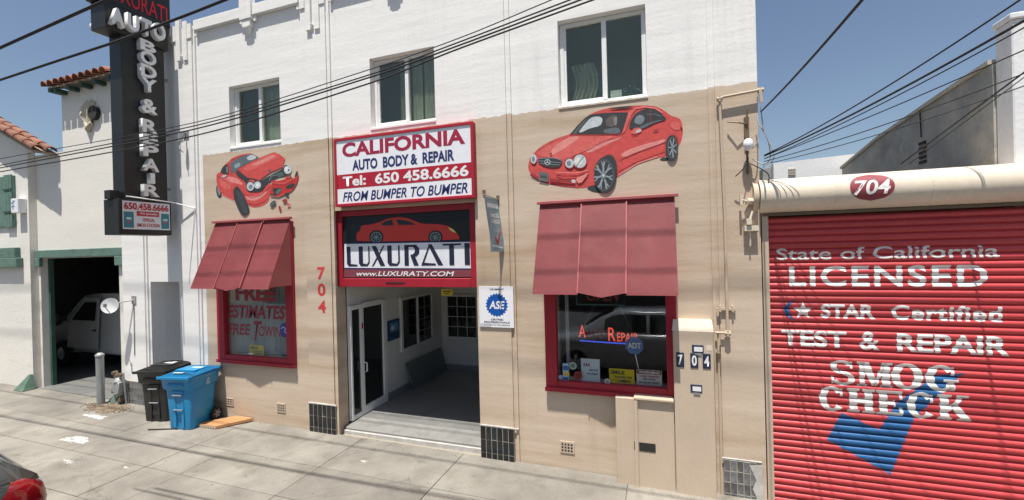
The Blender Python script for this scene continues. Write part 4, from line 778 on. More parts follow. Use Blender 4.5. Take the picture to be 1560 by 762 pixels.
st_('TEST', 1.27, 1.88, 1.71, 1.89, .03); st_('&', 2.0, 2.17, 1.70, 1.895, .02); st_('REPAIR', 2.32, 3.21, 1.70, 1.89, .03)
star = [(1.485+(.10 if k % 2 == 0 else .042)*math.sin(k*math.pi/5), 2.105+(.10 if k % 2 == 0 else .042)*math.cos(k*math.pi/5)) for k in range(10)]
cres = [(1.30+.17*(1-math.cos(t))*1.0-.0, 2.11-.12*math.sin(t)) for t in [(-1.35+k*2.7/14) for k in range(15)]]; cres2 = [(x+.05*math.cos((k-7)/7*1.4), z) for k, (x, z) in enumerate(cres)]
shp('crescent_mark', [cres+cres2[::-1]], 'slatb', .0); shp('star_mark', [star], 'slatw', .0005)
# slab-serif letters
def serif(word, x0, x1, z0, z1, d):
    U_ = (x1-x0)/len(word); polys = []
    def ring(cx, cz, rx, rz, tx, tz, a0, a1, n=22):
        A0, A1 = math.radians(a0), math.radians(a1); o_ = []; i_ = []
        for k in range(n+1): t = A0+(A1-A0)*k/n; o_.append((cx+rx*math.cos(t), cz+rz*math.sin(t))); i_.append((cx+(rx-tx)*math.cos(t), cz+(rz-tz)*math.sin(t)))
        return [[o_[k], o_[k+1], i_[k+1], i_[k]] for k in range(n)]
    for i, ch in enumerate(word):
        wd = 1.0; L_ = []
        R = lambda a, b_, c, d_: [(a, c), (b_, c), (b_, d_), (a, d_)]
        if ch == 'H': L_ = [R(.10, .38, 0, 1), R(.64, .92, 0, 1), R(.38, .64, .42, .58), R(.02, .10, 0, .13), R(.38, .46, 0, .13), R(.02, .10, .87, 1), R(.38, .46, .87, 1), R(.56, .64, 0, .13), R(.92, 1.0, 0, .13), R(.56, .64, .87, 1), R(.92, 1.0, .87, 1)]
        if ch == 'E': L_ = [R(.12, .40, 0, 1), R(.02, .12, 0, .13), R(.02, .12, .87, 1), R(.40, .92, 0, .15), R(.40, .90, .85, 1), R(.36, .66, .44, .56), R(.80, .92, .15, .34), R(.80, .90, .68, .85), R(.60, .66, .36, .44), R(.60, .66, .56, .64)]
        if ch == 'K': L_ = [R(.08, .36, 0, 1), R(.0, .08, 0, .13), R(.36, .45, 0, .13), R(.0, .08, .87, 1), R(.36, .45, .87, 1), [(.36, .34), (.36, .54), (.72, .95), (.90, .95)], [(.42, .52), (.60, .70), (1.06, .06), (.74, .06)], R(.62, 1.06, 0, .1), R(.60, .98, .9, 1)]
        if ch == 'M': L_ = [R(.03, .20, 0, 1), R(.74, 1.0, 0, 1), [(.05, 1), (.34, 1), (.60, .15), (.44, .0)], [(.80, 1), (.92, 1), (.56, .0), (.46, .15)], R(-.04, .28, 0, .1), R(.70, 1.08, 0, .1), R(-.05, .05, .9, 1), R(1.0, 1.08, .9, 1)]
        if ch == 'O': L_ = ring(.5, .5, .49, .53, .27, .15, 0, 360)
        if ch == 'C': L_ = ring(.5, .5, .47, .53, .27, .15, 38, 322)+[R(.78, .88, .62, .95)]
        if ch == 'G': L_ = ring(.5, .5, .47, .53, .27, .15, 38, 330)+[R(.78, .88, .62, .95), R(.70, .90, .02, .42), R(.56, 1.0, .38, .48)]
        if ch == 'S': L_ = ring(.48, .74, .38, .28, .20, .13, 20, 265, 16)+ring(.5, .27, .40, .29, .20, .13, -160, 85, 16)+[[(.16, .68), (.42, .50), (.84, .32), (.58, .54)], R(.74, .82, .68, .98), R(.13, .21, .02, .34)]
        ux = x0+U_*i
        for p in L_: polys.append([(ux+(u*.98)*U_, z0+(z1-z0)*v) for u, v in p])
    for p_ in ('a',): pass
    return shp('lettering', polys, 'slatw', d)
serif('SMOG', 1.70, 2.82, 1.31, 1.575, .0006); serif('CHECK', 1.61, 2.90, 1.02, 1.285, .0006)
bx('guide_rail', 'beige', 1.09, 1.155, -.02, .12, -.2, 3.22, sh, bevel=.004); bx('bottom_bar', 'galv', SX0, SX1, YS-.02, YS+.02, -.32, -.25, sh)
# hood over the roll
b = B(); prof2 = []
R_, cy, cz = .19, .02, 3.385
arc = [math.radians(255-k*13) for k in range(13)]
ring = [(cy+R_*math.cos(t), cz+R_*math.sin(t)) for t in arc]+[(.25, cz+R_), (.25, cz-R_+.02)]
b.prism([(1.06, y, z) for y, z in ring], (4.3, 0, 0)); b.build('hood', 'cream', sh, smooth=True, ang=30)
for x in (1.75, 2.55, 3.35, 4.2):
    b = B(); b.prism([(x, cy+(R_+.003)*math.cos(t), cz+(R_+.003)*math.sin(t)) for t in arc]+[(x, cy+(R_-.01)*math.cos(t), cz+(R_-.01)*math.sin(t)) for t in arc[::-1]], (.012, 0, 0)); b.build('hood_seam', 'cream', sh)
bx('hood_lip', 'brass', 1.1, 5.3, -.03, .03, 3.165, 3.195, sh)
def drum(u, v, off=0): t = math.radians(216-v*92); return Vector((1.87+.375*u, cy+(R_+.003+off)*math.cos(t), cz+(R_+.003+off)*math.sin(t)))
b = B(); n = 28; rows = []
for j in range(13):
    v = j/12; hw = math.sqrt(max(0, 1-(2*v-1)**2))*.5; rows.append([drum(.5-hw+2*hw*i/12, v) for i in range(13)])
b.grid(rows); b.build('number_oval', mat('oval_red', (.27, .045, .055), .5, var=.2, vs=12), sh, smooth=True)
def drt(me, off):
    q = bmesh.new(); q.from_mesh(me); bmesh.ops.triangulate(q, faces=q.faces); bmesh.ops.subdivide_edges(q, edges=q.edges, cuts=2); q.to_mesh(me); q.free()
    for v in me.vertices:
        p = v.co+off; r = drum((p.x-1.87)/.375, p.z, .003); v.co = r-off
txt('704', lambda u, v: Vector((1.90+.31*u, 0, .22+.50*v)), 'slatw', sh, .02, .2, post=drt)
b = B(); b.tube([(1.05, cy, cz), (1.0, cy, cz)], .17, 20); b.build('end_disc', 'beige', sh, smooth=True)
b = B(); b.tube([(1.0, -.06, cz-.05), (.93, -.10, cz-.05)], .035, 10); b.tube([(.94, -.1, cz-.05), (.87, -.12, cz-.03)], .012, 6); b.box(.86, .885, -.14, -.09, cz-.09, cz+.03); b.tube([(.99, -.08, cz-.16), (.94, -.1, cz-.32)], .012, 6); b.box(.9, 1.04, -.12, -.0, cz-.38, cz-.32); b.box(.92, .97, -.14, -.04, cz-.31, cz-.24); b.tube([(.96, -.09, cz-.38), (.96, -.08, cz-.55)], .009, 6); b.build('crank_gear', 'cream', sh)
u = root('shutter_bay', (3, .2, 0), 'low flat-roofed bay that holds the red roller shutter', 'building')
bx('lintel', 'beige', 1.08, 6, .26, .5, 3.0, 3.54, u); bx('rear_wall', 'dark', 1.08, 6, .5, .6, -.3, 3.5, u)
# buildings beyond the bay
gb = root('grey_gable_building', (4, 2.5, 0), 'grey stained concrete building with a sloping side wall and white front pier', 'building')
X = 3.3
B().prism([(X, .345, 3.0), (X, .345, 4.66), (X, 1.12, 4.60), (X, 2.8, 4.45), (X, 4.25, 4.22), (X, 4.25, 3.0)], (.2, 0, 0)).build('side_wall', 'greywall', gb)
b = B(); b.prism([(X-.03, .36, 4.665), (X-.03, 1.12, 4.605), (X-.03, 2.8, 4.455), (X-.03, 4.27, 4.225), (X-.03, 4.27, 4.27), (X-.03, 2.8, 4.50), (X-.03, 1.12, 4.65), (X-.03, .36, 4.71)], (.27, 0, 0)); b.build('coping', 'coping', gb)
bx('pier', 'white', X+.02, X+.9, .11, .34, 3.0, 5.0, gb, bevel=.01); bx('pier_cap', 'white', X, X+.92, .09, .35, 5.002, 5.06, gb, bevel=.01)
bx('front_wall', 'white', X+.92, 8, .2, .4, 3.0, 4.9, gb)
b = B()
for k in range(5): b.box(X-.015, X-.001, 1.53, 1.68, 3.86+k*.062, 3.895+k*.062)
b.build('louvre', 'vdark', gb)
B().tube([(X-.02, 1.62, 4.56), (X-.02, 1.60, 4.2)], .008, 5).build('wall_cable', 'cable', gb)
wb = root('white_rear_block', (2.7, 4.6, 0), 'low white rooftop block behind the left end of the shutter hood', 'building')
b = B(); b.prism([(2.20, 4.4, 3.0), (3.6, 4.4, 3.0), (3.6, 4.4, 4.52), (2.20, 4.4, 4.46)], (0, .8, 0)); b.build('wall', 'white', wb); bx('side_wall', 'greywall', 2.05, 2.195, 4.6, 5.2, 3.0, 4.40, wb)
b = B()
for k in range(3): b.box(2.45, 2.58, 4.38, 4.399, 4.20+k*.05, 4.225+k*.05)
b.build('louvre', 'coping', wb)
# ================================================================== SPANISH BUILDING ON THE LEFT
sp = root('spanish_building', (-12, .1, 0), 'cream stucco building with terracotta roofs and an open garage', 'building')
WY = .1
holes_wall(-16, -9.935, -.4, 5.2, WY, WY+.14, [(-12.95, -10.28, -.4, 2.92)]).build('wall', 'stucco', sp)
b = B(); b.box(-12.02, -9.95, WY, WY+.3, 5.2, 6.46); b.box(-12.02, -11.8, WY+.3, 3, 4.6, 6.46); b.build('upper_wall', 'stucco', sp)
# left bay in front
b = B(); b.prism([(-13.03, -.12, -.3), (-13.03, -.12, 5.33), (-15.2, -.12, 6.3), (-18, -.12, 5.2), (-18, -.12, -.3)], (0, WY+.029, 0)); b.build('bay_wall', 'stucco', sp).location.y += .09
def tilemesh(r, L, flip=False):
    q = B(); n = 7; out = []; 
    for y, rr_ in ((0, r), (L, r*.82)): out.append([(math.cos(math.pi*k/n)*rr_, y, math.sin(math.pi*k/n)*rr_) for k in range(n+1)])
    inn = [[(x*.82, y, z*.82) for x, y, z in o_] for o_ in out]
    for k in range(n):
        q.poly([out[0][k], out[0][k+1], out[1][k+1], out[1][k]]); q.poly([inn[0][k+1], inn[0][k], inn[1][k], inn[1][k+1]]); q.poly([out[0][k+1], out[0][k], inn[0][k], inn[0][k+1]])
    bmesh.ops.recalc_face_normals(q.b, faces=q.b.faces); me = bpy.data.meshes.new('roof_tile'); q.b.to_mesh(me); q.b.free(); me.materials.append(M['terra']); me.polygons.foreach_set('use_smooth', [True]*len(me.polygons)); me.set_sharp_from_angle(angle=.9); return me
tme = tilemesh(.095, .42)
# upper eave: tiles run back up the slope (+Y)
b = B(); b.prism([(-12.06, -.10, 6.47), (-12.06, -.10, 6.50), (-12.06, 1.6, 7.10), (-12.06, 1.6, 7.06)], (2.11, 0, 0)); rf = b.build('roof', 'mortar', sp)
sl_ = math.atan2(.60, 1.7)
for i in range(10):
    for j in range(4): piece(tme, 'roof_tile', rf, (-12.03+i*.212+random.uniform(-.008, .008), -.17+j*.36, 6.50+j*.127+random.uniform(0, .008)), (sl_, 0, random.uniform(-.03, .03)))
for i in range(5): bx('bracket', 'dgreen', -11.90+i*.43, -11.80+i*.43, -.09, WY-.001, 6.38, 6.46, sp)
bx('eave_board', 'dgreen', -12.05, -11.95, -.10, WY, 6.40, 6.465, sp)
# lower gable: tiles run along X, down to the right
b = B(); b.prism([(-12.22, -.26, 5.12), (-12.22, -.26, 5.17), (-15.2, -.26, 6.51), (-15.2, -.26, 6.46)], (0, .35, 0)); rf = b.build('roof', 'mortar', sp)
ang = math.atan2(.45, 1.0)
for j in range(9):
    for i in range(2):
        piece(tme, 'roof_tile', rf, (-12.16-j*.33, -.24+i*.22, 5.19+j*.33*.45+random.uniform(0, .012)), (math.atan(.45), 0, math.pi/2+random.uniform(-.04, .04)))
# white eave course under the rake
# green garage lintel, shell ornament, shutter, box
b = B(); b.box(-13.02, -10.0, WY-.06, WY-.001, 2.93, 3.10); b.box(-13.02, -12.85, WY-.07, WY-.001, 2.74, 2.929); b.box(-10.30, -10.0, WY-.07, WY-.001, 2.74, 2.929); b.build('garage_lintel', 'green', sp, bevel=.012)
b = B(); b.box(-12.948, -12.88, WY+.12, WY+.19, -.1, 2.919); b.build('garage_jamb', 'dgreen', sp)
shell = [];
c_ = at(138, 196, WY); cx, cz = c_.x, c_.z; rows = []
for j in range(9):
    row = []
    for k in range(43):
        f_ = k/42; t = math.radians(48+f_*88); lobe = abs(math.sin(f_*math.pi*6)); q_ = j/8
        R1 = (.50+.10*math.sin(math.pi*f_))*(.93+.07*lobe); rad = .05+(R1-.05)*q_
        row.append((cx+rad*math.cos(t)*.95, WY-.012-(.03+.045*lobe*q_)*math.sin(math.pi*min(1, .15+q_*.85))**.5, cz+rad*math.sin(t)))
    rows.append(row)
b = B(); b.grid(rows); b.tube([(cx-.1, WY-.02, cz+.12), (cx, WY-.03, cz-.02), (cx+.1, WY-.02, cz+.10)], [.05, .07, .05], 8); b.build('shell_ornament', mat('ornament_stucco', (.52, .46, .34), .9, bump=.3), sp, smooth=True, ang=60)
v_ = at(147, 173, WY); b = B(); b.tube([(v_.x, WY-.075, v_.z), (v_.x, WY-.001, v_.z)], .14, 20); b.build('round_vent', 'vdark', sp)
b = B(); b.box(-14.6, -13.50, -.165, -.121, 3.65, 4.78); wsh = b.build('window_shutter', 'green', sp, bevel=.006); wsh.location.y += .09
for k in range(3): bx('shutter_board', 'green', -13.80+k*.1, -13.71+k*.1, -.19, -.166, 3.63, 4.80, wsh, bevel=.004)
bx('batten', 'dgreen', -13.82, -13.49, -.205, -.191, 4.46, 4.49, wsh); bx('batten', 'dgreen', -13.82, -13.49, -.205, -.191, 3.96, 3.99, wsh)
bx('green_beam', 'green', -15, -13.38, -.22, -.121, 2.95, 3.18, sp, bevel=.01).location.y += .09; bx('green_beam', 'green', -15, -13.28, -.24, -.121, 2.74, 2.949, sp, bevel=.01).location.y += .09
o = root('wall_box', (-13.2, -.2, 3.9), 'small white meter box with blue markings on the cream wall by the green shutter', 'utility box')
bx('case', 'signw', -13.36, -13.10, -.26, -.121, 3.93, 4.24, o, bevel=.008); art('marking', [((90, 130, 165), [(-13.34, 4.05), (-13.22, 4.05), (-13.22, 4.08), (-13.34, 4.08)]), ((90, 130, 165), [(-13.34, 4.12), (-13.2, 4.17), (-13.2, 4.20), (-13.34, 4.15)]), ((90, 130, 165), [(-13.3, 4.0), (-13.27, 4.0), (-13.25, 4.2), (-13.28, 4.2)])], lambda u_2, v: Vector((u_2, -.2605, v)), 'print', o); o.location.y += .09
# garage interior
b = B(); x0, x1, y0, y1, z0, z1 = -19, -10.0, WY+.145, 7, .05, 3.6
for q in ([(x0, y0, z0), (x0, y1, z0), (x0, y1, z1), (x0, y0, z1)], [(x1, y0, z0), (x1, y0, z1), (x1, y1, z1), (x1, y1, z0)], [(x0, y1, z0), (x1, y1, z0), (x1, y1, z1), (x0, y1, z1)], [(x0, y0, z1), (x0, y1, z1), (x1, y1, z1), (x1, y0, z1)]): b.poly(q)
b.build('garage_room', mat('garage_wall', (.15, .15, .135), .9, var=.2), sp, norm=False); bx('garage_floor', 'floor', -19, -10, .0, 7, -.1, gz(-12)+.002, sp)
for x, lb in ((-13.06, 'green painted wedge guard at the left jamb of the garage'), (-10.13, 'green painted wedge guard behind the gas meter at the right jamb')):
    yw = -.035 if x < -12 else .095
    b = B(); b.loft([[(x-.17, yw-.24, gz(x)), (x+.17, yw-.24, gz(x)), (x+.17, yw, gz(x)), (x-.17, yw, gz(x))], [(x-.02, yw-.05, .40), (x+.03, yw-.05, .40), (x+.03, yw, .40), (x-.02, yw, .40)]]); tag(b.build('corner_guard', 'cone', center=True, bevel=.012), lb, 'corner guard', 'wedge guards at the garage jambs')
# satellite dish on the right jamb
o = root('satellite_dish', (-9.9, -.1, 2.0), 'grey satellite dish bracketed to the white wall beside the open garage', 'satellite dish')
b = B(); rows = []; c = Vector((-9.83, -.30, 1.99)); ax = Vector((.55, -.8, .15)).normalized(); s1 = ax.cross(Vector((0, 0, 1))).normalized(); s2 = s1.cross(ax)
for j in range(6):
    r = .14*j/5+.001; rows.append([c+ax*(r*r*.9)+s1*r*math.cos(k*math.pi/12)+s2*r*1.02*math.sin(k*math.pi/12) for k in range(25)])
b.grid(rows); bmesh.ops.remove_doubles(b.b, verts=b.b.verts, dist=.0005); bmesh.ops.solidify(b.b, geom=list(b.b.faces), thickness=.006); b.build('reflector', 'dish', o, smooth=True)
b = B(); b.tube([c-ax*.02, Vector((-9.72, -.16, 2.05)), Vector((-9.60, -.036, 2.07))], .014, 6); b.box(-9.66, -9.54, -.05, -.036, 2.0, 2.15); b.tube([c-s2*.13, c+ax*.15-s2*.03], .008, 5); b.box(-.02, .02, -.02, .02, -.03, .03, Matrix.Translation(c+ax*.16)); b.build('arm', 'mgrey', o, smooth=True)
b = B(); b.tube([(-9.60, -.045, 2.0), (-9.60, -.05, 1.6), (-9.62, -.045, 1.0)], .006, 5); b.build('cable', 'cable', o)
# ================================================================== BLADE SIGN
o = root('blade_sign', (-8.5, -.5, 3.3), 'tall black projecting blade sign with white AUTO BODY & REPAIR channel letters', 'sign')
XF = -8.37; XB_ = -8.67
bx('column', 'black', XB_, XF, -.83, -.17, 3.86, 7.0, o, bevel=.006)
bx('arm', 'black', XB_-.02, XF+.04, -1.06, -.12, 6.60, 7.05, o, bevel=.006); bx('top_box', 'black', XB_-.02, XF+.05, -1.12, -.08, 7.051, 7.9, o, bevel=.006)
def bl(y0, y1, z0, z1, x=XF+.0005, sk=0): return bil((x, y0, z1), (x, y1, z1+sk), (x, y1, z0+sk), (x, y0, z0))
for s_, y0, y1, z0, z1 in (('A', -1.03, -.84, 6.66, 6.94), ('U', -.80, -.63, 6.67, 6.95), ('T', -.60, -.44, 6.69, 6.97), ('O', -.42, -.22, 6.70, 7.0)): txt(s_, bl(y0, y1, z0, z1, XF+.041), 'letter', o, .05, ext=.10, extdir=(1, 0, 0), name='channel_letter')
zz = [6.30, 5.98, 5.71, 5.40, 5.0, 4.74, 4.50, 4.24, 4.0]
def ax_(px_, py_):
    d = w_*F + r_*(px_-780) - u_*(py_-381)
    return CAM + d*((XF+.05)/d.x)
lets = [(c_, ax_(220, y1_).z, ax_(220, y0_).z) for c_, y0_, y1_ in (('B', 62, 78), ('O', 78, 98), ('D', 99, 118), ('Y', 119, 139), ('&', 151, 172), ('R', 182, 202), ('E', 204, 219), ('P', 221, 238), ('A', 241, 260), ('I', 263, 279), ('R', 281, 299))]
for s_, z0, z1 in lets: txt(s_, bl(-.60 if s_ != 'I' else -.5, -.36 if s_ != 'I' else -.43, z0, z1), 'letter', o, .03, ext=.10, extdir=(1, 0, 0), name='channel_letter')
txt('LUXURATI', bl(-1.08, -.13, 7.10, 7.38, XF+.052), 'neonred', o, .0)
b = B(); b.tube([(XB_+.1, -.9, 6.75), (XB_-.2, -.9, 6.75)], [.11, .09], 12); b.build('round_lamp', 'letter', o, smooth=True)
for z in (4.1, 5.1, 6.1, 6.8): bx('mount', 'galv', -8.55, -8.50, -.169, -.036, z, z+.05, o)
p = root('phone_sign', (-8.5, -.5, 3.27), 'black lightbox with a white phone number panel under the blade sign', 'sign')
bx('case', 'black', -8.70, XF+.05, -.95, -.15, 3.27, 3.855, p, bevel=.006); bx('bracket_box', 'black', -8.60, -8.45, -.99, -.86, 3.856, 4.0, p)
XP = XF+.0535
def pf(u, v): return Vector((XP, -.90+.72*u, 3.36+.47*v))
art('panel', [((220, 222, 224), [(0, 0), (1, 0), (1, 1), (0, 1)]), ((45, 125, 140), [(.02, .05), (.22, .05), (.22, .62), (.02, .62)]), ((45, 125, 140), [(.80, .05), (.98, .05), (.98, .62), (.80, .62)]), ((185, 50, 70), [(.28, .48), (.76, .48), (.76, .66), (.28, .66)]), ((200, 60, 80), [(.08, .30), (.16, .30), (.12, .20)]), ((200, 60, 80), [(.85, .30), (.93, .30), (.89, .20)]), ((180, 215, 220), [(.07, .34), (.17, .34), (.17, .42), (.07, .42)]), ((180, 215, 220), [(.84, .34), (.94, .34), (.94, .42), (.84, .42)])], pf, 'print', p, nd=(1, 0, 0))
def pt(s_, u0, u1, v0, v1, m, bold=.02): txt(s_, lambda u, v: pf(u0+(u1-u0)*u, v0+(v1-v0)*v)+Vector((.006, 0, 0)), m, p, bold)
pt('650.458.6666', .03, .97, .70, .95, 'signr', .03); pt('We specialize', .34, .72, .52, .62, 'printw', .01); pt('OFFICIAL', .40, .66, .29, .41, 'signr'); pt('SMOG STATION', .28, .76, .10, .22, 'signr')
b = B(); b.tube([(-8.28, -.86, 3.90), (-8.27, -.15, 3.86), (-7.86, -.05, 3.74)], .012, 6); b.tube([(-7.86, -.05, 3.74), (-8.02, -.04, 2.8), (-8.08, -.04, 2.4)], .006, 5); b.build('stay_rod', 'vinyl', p, smooth=True)
# ================================================================== BINS
def bin_(x, y, rz, m, name, label):
    r = root(name, (x, y, gz(x)), label, 'wheeled bin', 'wheeled bins by the wall')
    r.rotation_euler = (0, 0, rz); r.scale = (.94, .94, .98)
    WL[r.name] = Vector((0, 0, 0))
    def rr4(w, d, z, y0=0, n=4, rad=.05):
        pts = []
        for cx_, cy_, a0 in ((w-rad, y0-d+rad, -90), (w-rad, y0+d-rad, 0), (-w+rad, y0+d-rad, 90), (-w+rad, y0-d+rad, 180)):
            for k in range(n+1): t = math.radians(a0+90*k/n); pts.append((cx_+rad*math.cos(t), cy_+rad*math.sin(t), z))
        return pts
    b = B(); b.loft([rr4(.215, .20, .0, -.03), rr4(.225, .215, .02, -.02), rr4(.25, .25, .45, 0), rr4(.262, .262, .66, .0), rr4(.298, .30, .70, .0, rad=.06), rr4(.308, .315, .86, .0, rad=.06), rr4(.318, .325, .875, .0), rr4(.318, .325, .895, .0)])
    b.build('body', m, r, smooth=True, ang=35)
    # front catch: recessed channel, bars
    b = B(); b.box(-.10, -.055, -.262, -.22, .04, .60); b.box(.055, .10, -.262, -.22, .04, .60); b.box(-.11, .11, -.276, -.22, .60, .66); b.build('front_rib', m, r, bevel=.008)
    b = B(); b.box(-.054, .054, -.2415, -.215, .12, .56); b.build('recess', 'vdark' if m == 'blackbin' else mat('bin_recess', (.008, .09, .22), .6), r)
    for z in (.34, .585): B().tube([(-.09, -.272 if z < .5 else -.285, z), (.09, -.272 if z < .5 else -.285, z)], .012, 8).build('catch_bar', 'galv', r, smooth=True)
    b = B(); b.box(-.16, .16, -.325, -.28, .735, .79); b.build('rim_grip', m, r, bevel=.012)
    # lid, domed
    rows = []; n = 10
    for j in range(n+1):
        v = j/n; yv = -.355+.70*v
        rows.append([(-.318+.636*i/n, yv, .90+.045*math.sin(math.pi*min(1, max(0, v)))**.5*math.sin(math.pi*i/n)**.4+.03*v) for i in range(n+1)])
    b = B(); b.grid(rows); ret = bmesh.ops.solidify(b.b, geom=list(b.b.faces), thickness=.022); lid = b.build('lid', m, r, smooth=True, ang=50)
    b = B(); b.box(-.318, .318, -.37, -.35, .87, .915); b.box(-.20, .20, -.12, .16, .95, .968); b.build('lid_rim', m, lid, bevel=.006)
    art('lid_label', [((205, 215, 222), [(-.10, -.27), (.10, -.27), (.10, -.21), (-.10, -.21)])] if m == 'bluebin' else [((215, 215, 210), [(-.05, .0), (.16, -.03), (.14, .11), (-.02, .10)])], lambda u_, v: Vector((u_, v, .971 if m != 'bluebin' else .955)), 'print', lid, nd=(0, 0, 1))
    if m == 'bluebin': art('lid_label', [((190, 215, 225), [(-.02, .02), (.18, .02), (.18, .10), (-.02, .10)])], lambda u_, v: Vector((u_, v, .970)), 'print', lid, nd=(0, 0, 1))
    # handle, wheels, axle
    B().tube([(-.27, .32, .86), (-.27, .40, .88), (.27, .40, .88), (.27, .32, .86)], .016, 8).build('handle', m, r, smooth=True)
    B().tube([(-.27, .235, .115), (.27, .235, .115)], .012, 8).build('axle', 'galv', r)
    for s in (-1, 1):
        wh = B().tube([(s*.245, .235, .115), (s*.295, .235, .115)], .115, 20).build('wheel', 'rubber', r, smooth=True, bevel=.004)
        b = B()
        for k in range(6): t = k*math.pi/3; b.box(-.012, .012, -.01, .07, -.002, .002, Matrix.Translation((s*.2965, .235, .115)) @ Matrix.Rotation(math.pi/2, 4, 'Y') @ Matrix.Rotation(t, 4, 'Z'))
        b.build('spoke', 'mgrey', wh)
    if m == 'bluebin':
        X_ = .3125
        lg = [((190, 215, 225), ell(0, .765, .03, .035)), ((15, 110, 180), ell(0, .765, .015, .018)), ((190, 215, 225), [(-.06, .845), (.07, .845), (.07, .853), (-.06, .853)]), ((190, 215, 225), [(-.05, .715), (.05, .715), (.05, .726), (-.05, .726)]), ((190, 215, 225), [(-.04, .695), (.04, .695), (.04, .706), (-.04, .706)])]
        art('side_logo', lg, lambda u_, v: Vector((.3045+(v-.70)*.0625 if v >= .70 else .304, -u_*1.0*-1+.04, v)), 'print', r, nd=(1, 0, 0))
    return r
bin_(-7.54, -.41, math.radians(10), 'bluebin', 'recycling_bin', 'blue wheeled recycling bin standing in front of the black bin')
bin_(-8.33, -.30, math.radians(14), 'blackbin', 'rubbish_bin', 'black wheeled rubbish bin beside the blue one')
# cardboard, leaning frame, pole, meter, post
x = -7.2
o = tag(B().prism([(-7.40, -.47, gz(x)+.005), (-6.93, -.45, gz(x)+.005), (-6.62, .0-.03, gz(x)+.012), (-7.0, -.03, gz(x)+.012)], (0, 0, .05)).build('flattened_cardboard', 'card', center=True, bevel=.004), 'flattened brown cardboard box lying on the pavement beside the blue bin', 'cardboard')
art('torn_edge', [((208, 196, 178), [(0, 0), (1, 0), (1, 1), (0, 1)])]+[((150, 110, 75), [(a_/12, 0), (a_/12+.03, 0), (a_/12+.04, .8), (a_/12+.01, 1)]) for a_ in range(12)], lambda u_, v: Vector((-7.39+.45*u_, -.473+.018*u_, gz(x)+.006+.04*v)), 'print', o, nd=(0, -1, 0))
o = tag(B().prism([(-8.35, -.78, gz(-8)+.001), (-8.33, -.80, gz(-8)+.001), (-7.5, -.52, gz(-8)+.001), (-7.5, -.49, gz(-8)+.001)], (0, 0, .015)).build('thin_rod', 'cable', center=True), 'thin dark rod on the pavement in front of the blue bin', 'rod') if False else None
o = root('bollard', (-10.3, -.24, gz(-10.3)), 'grey steel bollard with a domed cap standing by the garage', 'bollard')
b = B(); b.tube([(-10.3, -.24, gz(-10)-.1), (-10.3, -.24, 1.0)], .062, 16); b.build('post', 'galv', o, smooth=True); b = B(); b.tube([(-10.3, -.24, 1.0), (-10.3, -.24, 1.03), (-10.3, -.24, 1.06)], [.072, .07, .035], 16); b.build('cap', 'mgrey', o, smooth=True)
o = root('gas_meter', (-10.05, -.12, gz(-10)), 'grey gas meter with valves and risers at the foot of the white wall', 'gas meter')
b = B(); b.box(-10.12, -9.93, -.20, -.05, .30, .50); b.tube([(-10.03, -.125, .30), (-10.03, -.125, .24)], [.09, .07], 14); b.tube([(-10.03, -.125, .50), (-10.03, -.125, .58)], [.1, .06], 14); b.build('body', 'mgrey', o, smooth=True, bevel=.01)
b = B(); b.tube([(-10.16, -.13, 0), (-10.16, -.13, .66), (-10.08, -.13, .68), (-10.08, -.13, .52)], .016, 8); b.tube([(-9.97, -.13, .5), (-9.97, -.13, .66), (-9.90, -.13, .66), (-9.88, -.1, .05)], .016, 8); b.build('pipe', 'galv', o, smooth=True)
b = B(); b.tube([(-10.16, -.17, .66), (-10.16, -.09, .66)], .035, 8); b.tube([(-10.08, -.17, .62), (-10.08, -.09, .62)], .03, 8); b.tube([(-9.97, -.17, .63), (-9.97, -.09, .63)], .035, 8); b.box(-10.02, -9.94, -.17, -.1, .12, .2); b.tube([(-10.16, -.18, .3), (-10.16, -.09, .3)], .03, 8); b.build('valve', 'brass', o); o.location.x += .09
o = tag(B().tube([(-8.0, -.80, gz(-8)+.012), (-7.35, -.55, gz(-7)+.012)], .010, 6).build('thin_rod', 'cable', center=True), 'thin dark rod on the pavement in front of the blue bin', 'rod')
# ================================================================== VAN IN THE GARAGE
v = root('parked_van', (-13.6, 2.5, 0), 'white van parked nose left in the dark open garage', 'van')
zf = gz(-13)+.002
side = [(-16.3, .42), (-16.32, .72), (-16.15, .98), (-15.45, 1.12), (-14.75, 1.72), (-14.55, 1.86), (-14.0, 1.92), (-11.2, 1.92), (-11.05, 1.8), (-11.0, .42), (-11.6, .40), (-14.9, .40)]
def inset(p, k): cx_ = sum(a_[0] for a_ in p)/len(p); return [(x_+(cx_-x_)*k*.12, z_-(.05*k if z_ > 1.2 else 0)) for x_, z_ in p]
b = B(); secs = []
for y, k in ((1.56, .6), (1.50, .15), (1.48, 0), (3.35, 0), (3.42, .6)): secs.append([(x_, y+(.10*(z_-1.1) if z_ > 1.1 and y < 2 else 0)-(.10*(z_-1.1) if z_ > 1.1 and y > 2 else 0), z_+zf) for x_, z_ in inset(side, k)])
b.loft(secs); b.build('body', 'vanp', v, smooth=True, ang=30)
def vp(pts, y, name, m, par): return B().prism([(x_, y+.10*(max(z_, 1.1)-1.1)-.012, z_+zf) for x_, z_ in pts], (0, .01, 0)).build(name, m, par)
d = vp([(-15.2, .52), (-13.95, .52), (-13.95, 1.80), (-14.55, 1.80), (-15.1, 1.22)], 1.478, 'door', 'vanp', v)
vp([(-14.98, 1.24), (-14.05, 1.24), (-14.05, 1.70), (-14.50, 1.70)], 1.465, 'door_window', 'carglass', d); bx('handle', 'plate', -14.12, -13.99, 1.455, 1.47, .98+zf, 1.02+zf, d)
B().prism([(-15.47, 1.62, 1.145+zf), (-14.80, 1.66, 1.70+zf), (-14.80, 3.25, 1.70+zf), (-15.47, 3.28, 1.145+zf)], (-.02, 0, .02)).build('windscreen', 'carglass', v)
